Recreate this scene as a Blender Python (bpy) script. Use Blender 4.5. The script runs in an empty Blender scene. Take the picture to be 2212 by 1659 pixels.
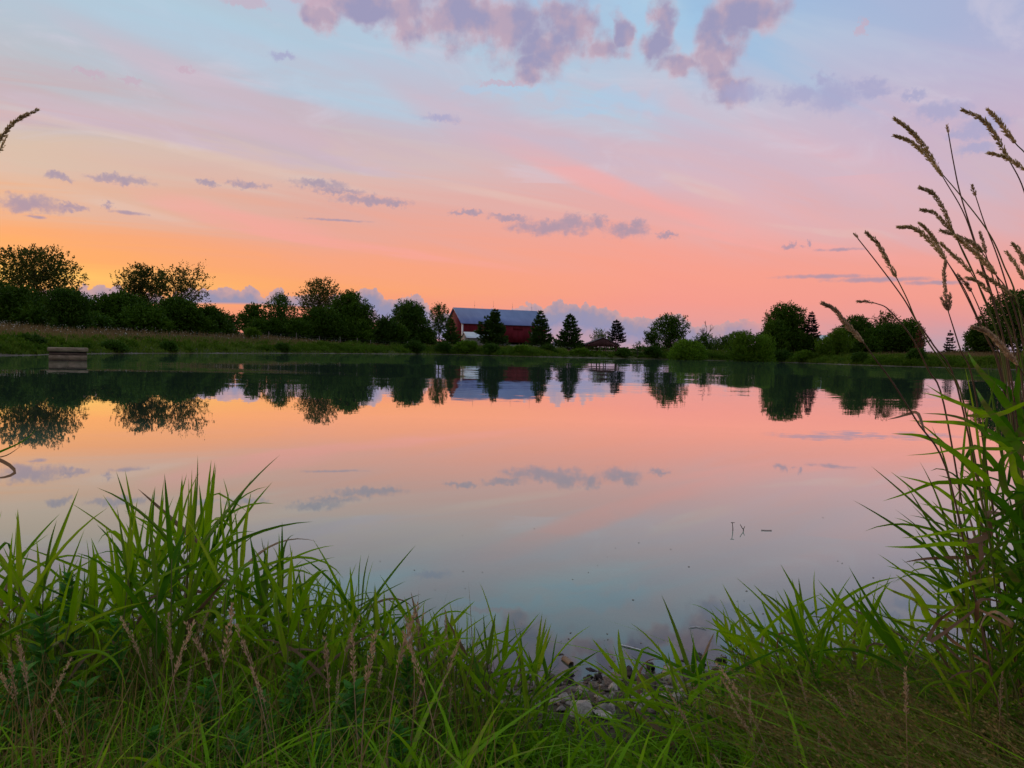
import bpy, math, random
import numpy as np
from mathutils import Vector, Matrix

rnd = random.Random(7)
rng = np.random.default_rng(11)
SC = bpy.context.scene
COL = SC.collection

# ------------------------------------------------------------------ camera
# The photograph is measured on a 2212 x 1659 grid; focal length 1661 of those units.
CAM_Z, FPX, PITCH, ROLL = 1.15, 1661.0, math.radians(2.48), math.atan(0.0235)
FWD = Vector((0, math.cos(PITCH), -math.sin(PITCH)))
UP0 = Vector((0, math.sin(PITCH), math.cos(PITCH)))
RT0 = Vector((1, 0, 0))
RT = RT0 * math.cos(ROLL) + UP0 * math.sin(ROLL)
UP = UP0 * math.cos(ROLL) - RT0 * math.sin(ROLL)
cam = bpy.data.cameras.new('camera')
cam.sensor_width = 36.0
cam.lens = 36.0 * FPX / 2212.0
cam.clip_start, cam.clip_end = 0.05, 8000
camo = bpy.data.objects.new('camera', cam)
COL.objects.link(camo)
camo.matrix_world = Matrix(((RT.x, UP.x, -FWD.x, 0), (RT.y, UP.y, -FWD.y, 0), (RT.z, UP.z, -FWD.z, CAM_Z), (0, 0, 0, 1)))
SC.camera = camo

def ray(px, py):
    return FWD + RT * ((px - 1106.0) / FPX) + UP * ((829.5 - py) / FPX)
def at(px, py, depth):
    """point seen at a pixel, at a given distance ahead (world y)"""
    d = ray(px, py)
    return Vector((0, 0, CAM_Z)) + d * (depth / d.y)
def on_water(px, py, z=0.0):
    d = ray(px, py)
    return Vector((0, 0, CAM_Z)) + d * ((z - CAM_Z) / d.z)
def azel(px, py):
    d = ray(px, py).normalized()
    return math.degrees(math.atan2(d.x, d.y)), math.degrees(math.asin(d.z))

def lin(c):
    return tuple((v / 255 / 12.92) if v / 255 <= 0.04045 else ((v / 255 + 0.055) / 1.055) ** 2.4 for v in c)

# ------------------------------------------------------------------ exposure
SC.render.engine = 'CYCLES'
SC.view_settings.view_transform = 'Standard'
SC.view_settings.look = 'None'
SC.view_settings.exposure = 0.0
SC.view_settings.gamma = 1.0
SC.cycles.max_bounces = 8
SC.cycles.transparent_max_bounces = 16
SC.cycles.caustics_reflective = False
SC.cycles.caustics_refractive = False

# ------------------------------------------------------------------ sky (world)
SUN_AZ, SUN_EL = math.radians(-50), math.radians(4.0)

class NT:
    """small helper to write node graphs as expressions"""
    def __init__(s, tree):
        s.t = tree
    def n(s, typ, **kw):
        nd = s.t.nodes.new(typ)
        for k, v in kw.items():
            setattr(nd, k, v)
        return nd
    def put(s, sock, v):
        if isinstance(v, bpy.types.NodeSocket):
            s.t.links.new(v, sock)
        elif v is not None:
            if sock.type == 'RGBA' and hasattr(v, '__len__') and len(v) == 3:
                v = tuple(v) + (1.0,)
            sock.default_value = v
    def m(s, op, a, b=None, c=None, clamp=False):
        nd = s.n('ShaderNodeMath', operation=op, use_clamp=clamp)
        for i, v in enumerate((a, b, c)):
            if v is not None:
                s.put(nd.inputs[i], v)
        return nd.outputs[0]
    def v(s, op, a, b=None, c=None):
        nd = s.n('ShaderNodeVectorMath', operation=op)
        for i, x in enumerate((a, b, c)):
            if x is not None:
                s.put(nd.inputs[i], x)
        return nd.outputs['Value'] if op in ('DOT_PRODUCT', 'LENGTH', 'DISTANCE') else nd.outputs['Vector']
    def xyz(s, x, y, z=0.0):
        nd = s.n('ShaderNodeCombineXYZ')
        for i, q in enumerate((x, y, z)):
            s.put(nd.inputs[i], q)
        return nd.outputs[0]
    def sep(s, vec):
        nd = s.n('ShaderNodeSeparateXYZ')
        s.put(nd.inputs[0], vec)
        return nd.outputs
    def ss(s, x, a, b, lo=0.0, hi=1.0, kind='SMOOTHSTEP'):
        nd = s.n('ShaderNodeMapRange', interpolation_type=kind)
        for i, q in enumerate((x, a, b, lo, hi)):
            s.put(nd.inputs[i], q)
        return nd.outputs[0]
    def mix(s, f, a, b, mode='MIX'):
        nd = s.n('ShaderNodeMix', data_type='RGBA', blend_type=mode)
        s.put(nd.inputs[0], f); s.put(nd.inputs[6], a); s.put(nd.inputs[7], b)
        return nd.outputs[2]
    def noise(s, vec, scale, detail=4.0, rough=0.55, dist=0.0, dim='3D'):
        nd = s.n('ShaderNodeTexNoise', noise_dimensions=dim)
        s.put(nd.inputs['Vector'], vec)
        nd.inputs['Scale'].default_value = scale
        nd.inputs['Detail'].default_value = detail
        nd.inputs['Roughness'].default_value = rough
        nd.inputs['Distortion'].default_value = dist
        return nd.outputs[0], nd.outputs[1]
    def ramp(s, fac, stops, interp='LINEAR'):
        nd = s.n('ShaderNodeValToRGB')
        cr = nd.color_ramp
        cr.interpolation = interp
        stops = sorted(stops, key=lambda q: q[0])
        cr.elements[0].position = stops[0][0]; cr.elements[0].color = tuple(stops[0][1]) + (1,)
        cr.elements[1].position = stops[-1][0]; cr.elements[1].color = tuple(stops[-1][1]) + (1,)
        for p, c in stops[1:-1]:
            e = cr.elements.new(p); e.color = tuple(c) + (1,)
        s.put(nd.inputs[0], fac)
        return nd.outputs[0]
    def curve(s, x, pts, x0, x1, y0, y1):
        """piecewise curve of real numbers, via a float curve node"""
        f = s.ss(x, x0, x1, kind='LINEAR')
        nd = s.n('ShaderNodeFloatCurve')
        cu = nd.mapping.curves[0]
        q = [((a - x0) / (x1 - x0), (b - y0) / (y1 - y0)) for a, b in sorted(pts)]
        cu.points[0].location = q[0]; cu.points[1].location = q[-1]
        for a in q[1:-1]:
            cu.points.new(*a)
        for p in cu.points:
            p.handle_type = 'AUTO_CLAMPED'
        nd.mapping.update()
        s.put(nd.inputs['Value'], f)
        return s.ss(nd.outputs[0], 0.0, 1.0, y0, y1, kind='LINEAR')

def build_world():
    w = bpy.data.worlds.new('World')
    SC.world = w
    w.use_nodes = True
    t = w.node_tree
    t.nodes.clear()
    N = NT(t)
    D = N.v('NORMALIZE', N.n('ShaderNodeTexCoord').outputs['Generated'])
    x, y, z = N.sep(D)
    zc = N.m('MAXIMUM', z, 0.0)
    el = N.m('MULTIPLY', N.m('ARCSINE', zc), 57.29578)
    az = N.m('MULTIPLY', N.m('ARCTAN2', x, y), 57.29578)
    hl = N.m('MAXIMUM', N.m('SQRT', N.m('ADD', N.m('MULTIPLY', x, x), N.m('MULTIPLY', y, y))), 1e-4)
    cd = N.m('DIVIDE', N.m('ADD', N.m('MULTIPLY', x, math.sin(SUN_AZ)), N.m('MULTIPLY', y, math.cos(SUN_AZ))), hl)
    dl = N.m('MULTIPLY', N.m('ARCCOSINE', N.m('MINIMUM', N.m('MAXIMUM', cd, -1.0), 1.0)), 57.29578)

    # high thin cloud sheet: streaks that run to a far point on the right of the view
    k = N.m('DIVIDE', 1.0, N.m('ADD', zc, 0.16))
    bx, by = math.sin(math.radians(62)), math.cos(math.radians(62))
    px_ = N.m('MULTIPLY', x, k); py_ = N.m('MULTIPLY', y, k)
    al = N.m('ADD', N.m('MULTIPLY', px_, bx), N.m('MULTIPLY', py_, by))
    ac = N.m('SUBTRACT', N.m('MULTIPLY', px_, by), N.m('MULTIPLY', py_, bx))
    s1, s1c = N.noise(N.xyz(N.m('MULTIPLY', al, 0.32), N.m('MULTIPLY', ac, 1.3), 3.3), 1.0, 2.0, 0.5, 0.3, dim='2D')
    s2, _ = N.noise(N.xyz(N.m('MULTIPLY', al, 0.9), N.m('MULTIPLY', ac, 4.2), 8.1), 1.0, 4.0, 0.6, 0.6, dim='2D')
    s3, _ = N.noise(N.xyz(al, N.m('MULTIPLY', ac, 1.6), 1.7), 2.6, 5.0, 0.62, 0.5, dim='2D')
    amp = N.ss(el, 3.0, 17.0, 0.6, 7.5)
    sh = N.m('ADD', N.m('MULTIPLY', N.m('SUBTRACT', s1, 0.5), 1.5), N.m('MULTIPLY', N.m('SUBTRACT', s2, 0.5), 1.1))
    el2 = N.m('MAXIMUM', N.m('ADD', el, N.m('MULTIPLY', sh, amp)), 0.0)
    f = N.m('DIVIDE', el2, 60.0)
    ZEN = (172, 194, 218)
    cols = {
        50: [(30, (178, 204, 216)), (100, (184, 197, 210)), (175, (190, 190, 200)), (215, (198, 180, 188)), (260, (208, 190, 184)),
             (325, (217, 191, 174)), (375, (221, 188, 170)), (430, (228, 182, 156)), (465, (242, 174, 132)), (500, (250, 168, 114)), (550, (254, 172, 100)),
             (595, (255, 200, 102)), (625, (254, 182, 108)), (680, (246, 160, 120)), (733, (240, 150, 125))],
        700: [(30, (186, 198, 222)), (100, (182, 202, 222)), (160, (180, 202, 222)), (210, (194, 194, 212)), (250, (202, 186, 200)),
              (320, (206, 184, 194)), (360, (214, 190, 188)), (420, (226, 184, 174)), (470, (230, 172, 160)), (520, (240, 168, 148)),
              (570, (252, 166, 128)), (615, (255, 168, 112)), (660, (250, 154, 124)), (700, (244, 146, 130)), (748, (225, 145, 142))],
        1450: [(30, (158, 196, 230)), (100, (168, 202, 230)), (170, (184, 204, 226)), (250, (200, 194, 214)), (310, (212, 188, 204)),
               (380, (220, 186, 196)), (450, (234, 174, 174)), (490, (238, 174, 170)), (540, (248, 166, 154)), (600, (253, 162, 144)),
               (650, (250, 158, 146)), (690, (240, 160, 154)), (740, (214, 162, 170)), (765, (205, 160, 170))],
        2100: [(30, (174, 182, 216)), (100, (180, 184, 216)), (200, (192, 184, 213)), (300, (205, 182, 205)), (400, (212, 184, 198)),
               (480, (224, 178, 184)), (550, (243, 166, 158)), (600, (250, 163, 148)), (650, (247, 160, 148)), (700, (228, 158, 160)),
               (740, (194, 164, 178)), (780, (184, 164, 178))],
    }
    ramps, dels = [], []
    for cx, rows in cols.items():
        st = []
        for cy, c in rows:
            a_, e_ = azel(cx, cy)
            st.append((max(e_, 0.0) / 60.0, lin(c)))
        st.append((1.0, lin(ZEN)))
        ramps.append(N.ramp(f, st))
        dels.append(azel(cx, 500)[0] - math.degrees(SUN_AZ))
    back = [(0, (168, 152, 172)), (5, (190, 164, 182)), (12, (196, 178, 196)), (25, (180, 186, 210)), (60, ZEN)]
    ramps.append(N.ramp(f, [(e / 60, lin(c)) for e, c in back]))
    dels.append(170.0)
    sky = ramps[0]
    for i in range(1, 5):
        sky = N.mix(N.ss(dl, dels[i - 1], dels[i], kind='LINEAR'), sky, ramps[i])
    # a clear-air share from the sky model, seen through the sheet
    nis = N.n('ShaderNodeTexSky', sky_type='NISHITA', sun_disc=False)
    nis.sun_elevation = SUN_EL; nis.sun_rotation = SUN_AZ
    nis.air_density = 1.2; nis.dust_density = 1.5
    air = N.mix(1.0, nis.outputs[0], (0.12, 0.12, 0.12), 'MULTIPLY')
    sky = N.mix(0.06, sky, air)
    # the sheet itself: rosy where it is thick, clear blue between its bands
    rosy = N.m('MULTIPLY', N.ss(s1, 0.48, 0.66), N.ss(el, 6.0, 13.0))
    sky = N.mix(N.m('MULTIPLY', rosy, 0.42), sky, N.mix(N.ss(el, 10.0, 26.0), lin((244, 182, 178)), lin((206, 186, 206))))
    clear = N.m('MULTIPLY', N.ss(N.m('ADD', N.m('MULTIPLY', s1, 0.6), N.m('MULTIPLY', s2, 0.4)), 0.46, 0.34), N.ss(el, 9.0, 17.0))
    sky = N.mix(N.m('MULTIPLY', clear, 0.35), sky, lin((176, 204, 226)))
    plain = sky
    # ---- high sky (skipped by the renderer outside its own part of the sky)
    # fine wisps of the sheet: a little paler / pinker
    wis = N.m('MULTIPLY', N.ss(s3, 0.5, 0.78), N.ss(el, 7.0, 15.0))
    sky = N.mix(N.m('MULTIPLY', wis, 0.4), sky, lin((216, 208, 222)))

    q = N.xyz(az, el, 0.0)
    _, wn = N.noise(q, 0.30, 2.0, 0.6, dim='2D')
    _, wf = N.noise(q, 1.15, 4.0, 0.62, dim='2D')
    qa = N.v('ADD', q, N.v('MULTIPLY', N.v('SUBTRACT', wn, (0.5, 0.5, 0.5)), (4.0, 3.2, 0.0)))
    qa = N.v('ADD', qa, N.v('MULTIPLY', N.v('SUBTRACT', wf, (0.5, 0.5, 0.5)), (1.0, 0.8, 0.0)))
    qb = N.v('ADD', q, N.v('MULTIPLY', N.v('SUBTRACT', wf, (0.5, 0.5, 0.5)), (1.6, 0.9, 0.0)))
    _, wg = N.noise(q, 3.2, 2.0, 0.6, dim='2D')
    qb = N.v('ADD', qb, N.v('MULTIPLY', N.v('SUBTRACT', wg, (0.5, 0.5, 0.5)), (0.6, 0.45, 0.0)))

    def blobs(coord, lst):
        acc = None
        for cx, cy, rx, ry in lst:
            a_, e_ = azel(cx, cy)
            ca = math.cos(math.radians(a_))
            rx_ = math.degrees(rx / FPX) * ca * ca
            ry_ = math.degrees(ry / FPX) * ca
            dv = N.v('MULTIPLY', N.v('SUBTRACT', coord, (a_, e_, 0)), (1 / rx_, 1 / ry_, 0))
            v = N.m('SUBTRACT', 1.0, N.v('LENGTH', dv))
            acc = v if acc is None else N.m('MAXIMUM', acc, v)
        return acc

    # long lanes of the sheet, fanning out to the right: clear blue, rose, cream
    qs = N.v('ADD', q, N.v('MULTIPLY', N.v('SUBTRACT', s1c, (0.5, 0.5, 0.5)), (9.0, 3.5, 0.0)))
    def lanes(lst):
        acc = None
        for cx, cy, rx, ry, an in lst:
            a_, e_ = azel(cx, cy)
            k_ = 1 / math.cos(math.radians(an))
            rx_ = math.degrees(rx / FPX) * math.cos(math.radians(a_)); ry_ = math.degrees(ry / FPX)
            c_, s_ = math.cos(math.radians(an)), math.sin(math.radians(an))
            d_ = N.v('SUBTRACT', qs, (a_, e_, 0))
            u_ = N.v('DOT_PRODUCT', d_, (c_ / rx_, -s_ / rx_, 0)); v_ = N.v('DOT_PRODUCT', d_, (s_ / ry_, c_ / ry_, 0))
            v = N.m('SUBTRACT', 1.0, N.m('ADD', N.m('MULTIPLY', u_, u_), N.m('MULTIPLY', v_, v_)))
            acc = v if acc is None else N.m('MAXIMUM', acc, v)
        return N.ss(acc, 0.0, 0.9)
    streak = N.ss(N.m('ADD', N.m('MULTIPLY', s2, 0.6), N.m('MULTIPLY', s3, 0.4)), 0.36, 0.62, 0.3, 1.0)
    blue = N.m('MULTIPLY', lanes([(560, 140, 480, 60, 16), (300, 40, 330, 60, 10), (1180, 230, 360, 60, 14), (1380, 30, 120, 90, 10)]), streak)
    rose = N.m('MULTIPLY', lanes([(560, 262, 560, 36, 17), (330, 275, 430, 26, 9), (1060, 300, 330, 34, 16), (1700, 330, 420, 34, 10)]), streak)
    pink = N.m('MULTIPLY', lanes([(1300, 392, 330, 30, 17), (1560, 462, 260, 26, 14), (700, 505, 520, 18, 9), (1750, 520, 420, 22, 7)]), streak)
    cream = N.m('MULTIPLY', lanes([(1840, 478, 170, 9, 9), (1530, 395, 130, 10, 14), (1080, 432, 260, 12, 10), (420, 330, 420, 16, 9), (200, 420, 300, 12, 7)]), streak)
    def low_tints(c):
        c = N.mix(N.m('MULTIPLY', pink, 0.58), c, lin((250, 168, 160)))
        return N.mix(N.m('MULTIPLY', cream, 0.32), c, lin((230, 204, 190)))
    sky = N.mix(N.m('MULTIPLY', blue, 0.68), sky, lin((178, 205, 224)))
    sky = N.mix(N.m('MULTIPLY', rose, 0.6), sky, lin((208, 184, 198)))
    hi = N.ss(blobs(qa, [(1375, 45, 60, 75), (1480, 75, 50, 50), (1150, 185, 110, 18), (1330, 215, 120, 24), (1270, 245, 90, 14), (1060, 200, 80, 12)]), -0.1, 0.6)
    sky = N.mix(N.m('MULTIPLY', hi, 0.42), sky, lin((168, 204, 232)))
    sky = low_tints(sky)

    # tall pink-lavender clouds
    big = [(780, 8, 150, 42), (690, 30, 42, 34), (880, 28, 80, 55), (990, 35, 110, 60), (1100, 55, 110, 72), (1180, 105, 80, 62), (1160, 150, 60, 30),
           (1225, 40, 55, 60), (1300, 100, 58, 36), (1330, 68, 28, 36), (1432, 45, 36, 52), (1420, 100, 44, 36), (1475, 132, 66, 30),
           (1545, 140, 58, 60), (1565, 75, 58, 66), (1615, 25, 84, 52), (1570, 185, 60, 36)]
    fa, _ = N.noise(N.v('ADD', q, (31, 7, 0)), 0.55, 5.0, 0.62, dim='2D')
    da = N.m('ADD', blobs(qa, big), N.m('MULTIPLY', N.m('SUBTRACT', fa, 0.5), 1.0))
    ma = N.ss(da, -0.22, 0.62)
    fb, _ = N.noise(N.v('ADD', q, (3, 17, 0)), 0.42, 4.0, 0.5, dim='2D')
    tone = N.m('ADD', N.m('MULTIPLY', N.ss(da, 0.05, 0.8), 0.45), N.m('MULTIPLY', N.ss(fb, 0.36, 0.64), 0.6), clamp=True)
    ccol = N.ramp(tone, [(0.0, lin((206, 180, 194))), (0.3, lin((190, 166, 184))), (0.65, lin((172, 158, 184))), (1.0, lin((156, 152, 186)))])
    sky = N.mix(N.m('MULTIPLY', ma, 0.95), sky, ccol)
    # blue-grey tufts on the right
    tuft = [(1735, 205, 70, 20), (1795, 208, 62, 34), (1780, 172, 22, 16), (1885, 198, 46, 14), (1872, 182, 40, 14), (1975, 203, 34, 10),
            (1600, 200, 50, 24), (2030, 240, 62, 22), (2130, 268, 66, 20), (2115, 320, 56, 14), (2090, 290, 60, 14), (610, 122, 38, 9), (945, 254, 46, 10)]
    dt = N.m('ADD', blobs(qb, tuft), N.m('MULTIPLY', N.m('SUBTRACT', fa, 0.5), 0.9))
    sky = N.mix(N.m('MULTIPLY', N.ss(dt, -0.25, 0.7), 0.72), sky, lin((166, 166, 202)))
    # faint pink shreds high up
    shred = [(190, 157, 44, 8), (285, 172, 34, 8), (530, 4, 56, 16), (680, 4, 50, 10), (1860, 60, 12, 22), (1080, 180, 60, 8), (400, 150, 30, 6)]
    dsr = N.m('ADD', blobs(qb, shred), N.m('MULTIPLY', N.m('SUBTRACT', fa, 0.5), 0.8))
    sky = N.mix(N.m('MULTIPLY', N.ss(dsr, -0.05, 0.5), 0.6), sky, lin((200, 172, 190)))
    high = sky
    # ---- low sky
    sky = low_tints(plain)
    # low flat-based puffs
    puffs = [(130, 383, 36, 10), (255, 388, 92, 12), (60, 440, 96, 22), (150, 447, 40, 10), (235, 443, 16, 10), (445, 395, 28, 9), (535, 399, 46, 10),
             (690, 398, 80, 12), (730, 412, 70, 9), (800, 433, 90, 12), (850, 440, 40, 8), (1010, 459, 50, 7), (1100, 470, 54, 9), (1190, 492, 110, 20),
             (1238, 482, 52, 24), (1290, 480, 26, 22), (1355, 497, 62, 20), (1375, 485, 26, 16), (1440, 508, 26, 9), (1710, 532, 17, 9), (1747, 525, 10, 9), ]
    thin = [(1820, 539, 60, 4.5), (735, 476, 80, 3.5), (80, 469, 30, 4), (280, 460, 50, 5), (1780, 597, 120, 6), (1900, 604, 140, 7), (2020, 611, 90, 6)]
    qt = N.v('ADD', q, N.v('MULTIPLY', N.v('SUBTRACT', wf, (0.5, 0.5, 0.5)), (1.6, 0.16, 0.0)))
    dp = N.m('ADD', N.m('MAXIMUM', blobs(qb, puffs), blobs(qt, thin)), N.m('MULTIPLY', N.m('SUBTRACT', wf_f(N, q), 0.5), 1.0))
    pc = N.mix(N.ss(el, 6.0, 13.0), lin((172, 148, 166)), lin((166, 152, 172)))
    pc = N.mix(N.ss(dp, 0.1, 0.9), N.mix(0.45, pc, sky), pc)
    sky = N.mix(N.m('MULTIPLY', N.ss(dp, -0.10, 0.5), 0.86), sky, pc)

    # bank of cumulus along the horizon
    prof = [(-700, 700), (-300, 650), (0, 640), (170, 622), (230, 618), (330, 640), (430, 622), (470, 624), (540, 622), (572, 634), (600, 626), (640, 640), (700, 640),
            (755, 640), (780, 626), (800, 616), (815, 626), (835, 644), (858, 640), (880, 634), (905, 642), (925, 660), (950, 676), (1000, 668), (1060, 664), (1110, 668), (1150, 656), (1180, 662),
            (1208, 651), (1235, 660), (1262, 657), (1290, 664), (1320, 671), (1350, 680), (1400, 688), (1450, 673), (1480, 690), (1540, 702), (1580, 694), (1640, 690), (1665, 716), (1750, 735),
            (1900, 735), (2100, 742), (2400, 745), (3000, 730)]
    bot = [(-700, 690), (0, 668), (430, 656), (560, 658), (660, 664), (720, 672), (780, 690), (860, 712), (950, 735), (1100, 748), (1400, 758), (1700, 775), (3000, 800)]
    P = [azel(a, b) for a, b in prof]
    B = [azel(a, b) for a, b in bot]
    top = N.curve(az, P, P[0][0], P[-1][0], -1.0, 5.0)
    bo = N.curve(az, B, P[0][0], P[-1][0], -1.0, 5.0)
    vo = N.n('ShaderNodeTexVoronoi', feature='F1', voronoi_dimensions='2D')
    N.put(vo.inputs['Vector'], N.v('ADD', q, N.v('MULTIPLY', wg, (0.35, 0.35, 0.0))))
    vo.inputs['Scale'].default_value = 1.25
    vo2 = N.n('ShaderNodeTexVoronoi', feature='F1', voronoi_dimensions='2D')
    N.put(vo2.inputs['Vector'], N.v('ADD', q, N.v('MULTIPLY', wg, (0.2, 0.2, 0.0))))
    vo2.inputs['Scale'].default_value = 3.2
    puffy = N.m('ADD', N.m('MULTIPLY', N.m('SUBTRACT', 0.42, vo.outputs['Distance']), 0.55), N.m('MULTIPLY', N.m('SUBTRACT', 0.4, vo2.outputs['Distance']), 0.26))
    dtop = N.m('SUBTRACT', N.m('ADD', top, puffy), el)
    mt = N.ss(dtop, -0.03, 0.07)
    mb = N.ss(N.m('SUBTRACT', el, bo), -0.10, 0.16)
    faint = N.curve(az, [(azel(a, 700)[0], b) for a, b in [(-700, 0.95), (900, 1.0), (1400, 0.95), (1600, 0.75), (1680, 0.3), (1800, 0.45), (3000, 0.5)]], P[0][0], P[-1][0], 0, 1)
    bankc = N.ramp(N.m('ADD', N.m('MULTIPLY', dtop, 0.42), N.m('MULTIPLY', N.m('SUBTRACT', fb, 0.5), 0.35), clamp=True),
                   [(0.0, lin((200, 162, 164))), (0.14, lin((180, 154, 166))), (0.30, lin((154, 148, 174))), (0.60, lin((146, 146, 180))), (1.0, lin((190, 158, 174)))])
    sky = N.mix(N.m('MULTIPLY', N.m('MULTIPLY', mt, mb), faint), sky, bankc)

    def bgd(c):
        b = N.n('ShaderNodeBackground')
        N.put(b.inputs['Color'], c)
        b.inputs['Strength'].default_value = 1.0
        return b.outputs[0]
    def mixs(f, a, b):
        ms = N.n('ShaderNodeMixShader')
        N.put(ms.inputs[0], f)
        t.links.new(a, ms.inputs[1]); t.links.new(b, ms.inputs[2])
        return ms.outputs[0]
    wide = N.m('GREATER_THAN', N.m('MAXIMUM', N.m('ABSOLUTE', az), N.m('MULTIPLY', el, 1.6)), 56.0)
    cloudy = mixs(N.m('GREATER_THAN', el, 12.2), bgd(sky), bgd(high))
    out = N.n('ShaderNodeOutputWorld')
    t.links.new(mixs(wide, cloudy, bgd(plain)), out.inputs[0])
    w.cycles.sampling_method = 'MANUAL'
    w.cycles.sample_map_resolution = 512

def wf_f(N, q):
    return N.noise(N.v('MULTIPLY', q, (0.7, 1.0, 0.0)), 1.6, 4.0, 0.6, dim='2D')[0]

build_world()

# ------------------------------------------------------------------ sun: already at the horizon, off to the left
sl = bpy.data.lights.new('sun', 'SUN')
sl.energy = 1.5
sl.angle = math.radians(30)
sl.color = (1.0, 0.68, 0.38)
so = bpy.data.objects.new('sun', sl)
COL.objects.link(so)
so.rotation_euler = Vector((math.sin(SUN_AZ) * math.cos(SUN_EL), math.cos(SUN_AZ) * math.cos(SUN_EL), math.sin(SUN_EL))).to_track_quat('Z', 'Y').to_euler()

# ------------------------------------------------------------------ helpers: objects, meshes, materials
def tag(o, label=None, cat=None, group=None, kind=None):
    if label: o['label'] = label
    if cat: o['category'] = cat
    if group: o['group'] = group
    if kind: o['kind'] = kind
    return o
def empty(name, loc, rz=0.0):
    o = bpy.data.objects.new(name, None)
    o.empty_display_size = 0.2
    o.location = loc
    o.rotation_euler = (0, 0, rz)
    COL.objects.link(o)
    return o
def mesh(name, V, F, mat=None, smooth=False, attr=None):
    """V (n,3) array, F (m,k) array of equal-sized faces or list of such arrays"""
    me = bpy.data.meshes.new(name)
    V = np.asarray(V, np.float32).reshape(-1, 3)
    Fs = [np.asarray(f, np.int32) for f in (F if isinstance(F, list) else [F])]
    Fs = [f for f in Fs if len(f)]
    me.vertices.add(len(V)); me.vertices.foreach_set('co', V.ravel())
    nl = sum(f.size for f in Fs)
    me.loops.add(nl); me.loops.foreach_set('vertex_index', np.concatenate([f.ravel() for f in Fs]))
    tot = np.concatenate([np.full(len(f), f.shape[1], np.int32) for f in Fs])
    st = np.concatenate([[0], np.cumsum(tot)[:-1]]).astype(np.int32)
    me.polygons.add(len(tot))
    me.polygons.foreach_set('loop_start', st)
    me.polygons.foreach_set('loop_total', tot)
    if smooth:
        me.polygons.foreach_set('use_smooth', np.ones(len(tot), bool))
    me.update(calc_edges=True)
    me.validate()
    for k, a in (attr or {}).items():
        at_ = me.attributes.new(k, 'FLOAT', 'POINT')
        at_.data.foreach_set('value', np.asarray(a, np.float32))
    if mat:
        me.materials.append(mat)
    return me
def obj(name, me, parent=None):
    o = bpy.data.objects.new(name, me)
    COL.objects.link(o)
    if parent:
        o.parent = parent
    return o

class MB:
    """collects boxes, prisms and tubes for one part"""
    def __init__(s):
        s.V, s.Q, s.T = [], [], []
    def _n(s):
        return sum(len(v) for v in s.V)
    def add(s, V, Q=(), T=()):
        n = s._n()
        s.V.append(np.asarray(V, float).reshape(-1, 3))
        if len(Q): s.Q.append(np.asarray(Q, int) + n)
        if len(T): s.T.append(np.asarray(T, int) + n)
        return s
    def box(s, a, b):
        x0, y0, z0 = a; x1, y1, z1 = b
        V = [(x0, y0, z0), (x1, y0, z0), (x1, y1, z0), (x0, y1, z0), (x0, y0, z1), (x1, y0, z1), (x1, y1, z1), (x0, y1, z1)]
        return s.add(V, [(0, 3, 2, 1), (4, 5, 6, 7), (0, 1, 5, 4), (1, 2, 6, 5), (2, 3, 7, 6), (3, 0, 4, 7)])
    def hexa(s, V):
        """8 corners, bottom four then top four"""
        return s.add(V, [(0, 3, 2, 1), (4, 5, 6, 7), (0, 1, 5, 4), (1, 2, 6, 5), (2, 3, 7, 6), (3, 0, 4, 7)])
    def tube(s, pts, rad, k=5):
        V, Q = tube(pts, rad, k)
        return s.add(V, Q)
    def me(s, name, mat, smooth=False):
        return mesh(name, np.concatenate(s.V), [np.concatenate(s.Q) if s.Q else np.zeros((0, 4), int), np.concatenate(s.T) if s.T else np.zeros((0, 3), int)], mat, smooth)

def tube(pts, rad, k=5):
    P = np.asarray(pts, float)
    n = len(P)
    R = np.broadcast_to(np.asarray(rad, float), (n,))
    T = np.gradient(P, axis=0)
    T /= np.linalg.norm(T, axis=1)[:, None] + 1e-9
    ref = np.array([0.31, 0.87, 0.38]) if abs(T[0][2]) > 0.7 else np.array([0, 0, 1.0])
    A = np.cross(T, ref); A /= np.linalg.norm(A, axis=1)[:, None] + 1e-9
    B = np.cross(T, A)
    th = np.linspace(0, 2 * np.pi, k, endpoint=False)
    V = P[:, None, :] + R[:, None, None] * (A[:, None, :] * np.cos(th)[None, :, None] + B[:, None, :] * np.sin(th)[None, :, None])
    i = np.arange(n - 1)[:, None] * k; j = np.arange(k)[None, :]; j2 = (j + 1) % k
    Q = np.stack([i + j, i + j2, i + k + j2, i + k + j], -1).reshape(-1, 4)
    return V.reshape(-1, 3), Q

def catmull(P, n):
    P = np.asarray(P, float)
    P = np.vstack([2 * P[0] - P[1], P, 2 * P[-1] - P[-2]])
    m = len(P) - 3
    t = np.linspace(0, m - 1e-6, n)
    i = t.astype(int); u = (t - i)[:, None]
    a, b, c, d = P[i], P[i + 1], P[i + 2], P[i + 3]
    return 0.5 * (2 * b + (c - a) * u + (2 * a - 5 * b + 4 * c - d) * u ** 2 + (3 * b - a - 3 * c + d) * u ** 3)

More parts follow.
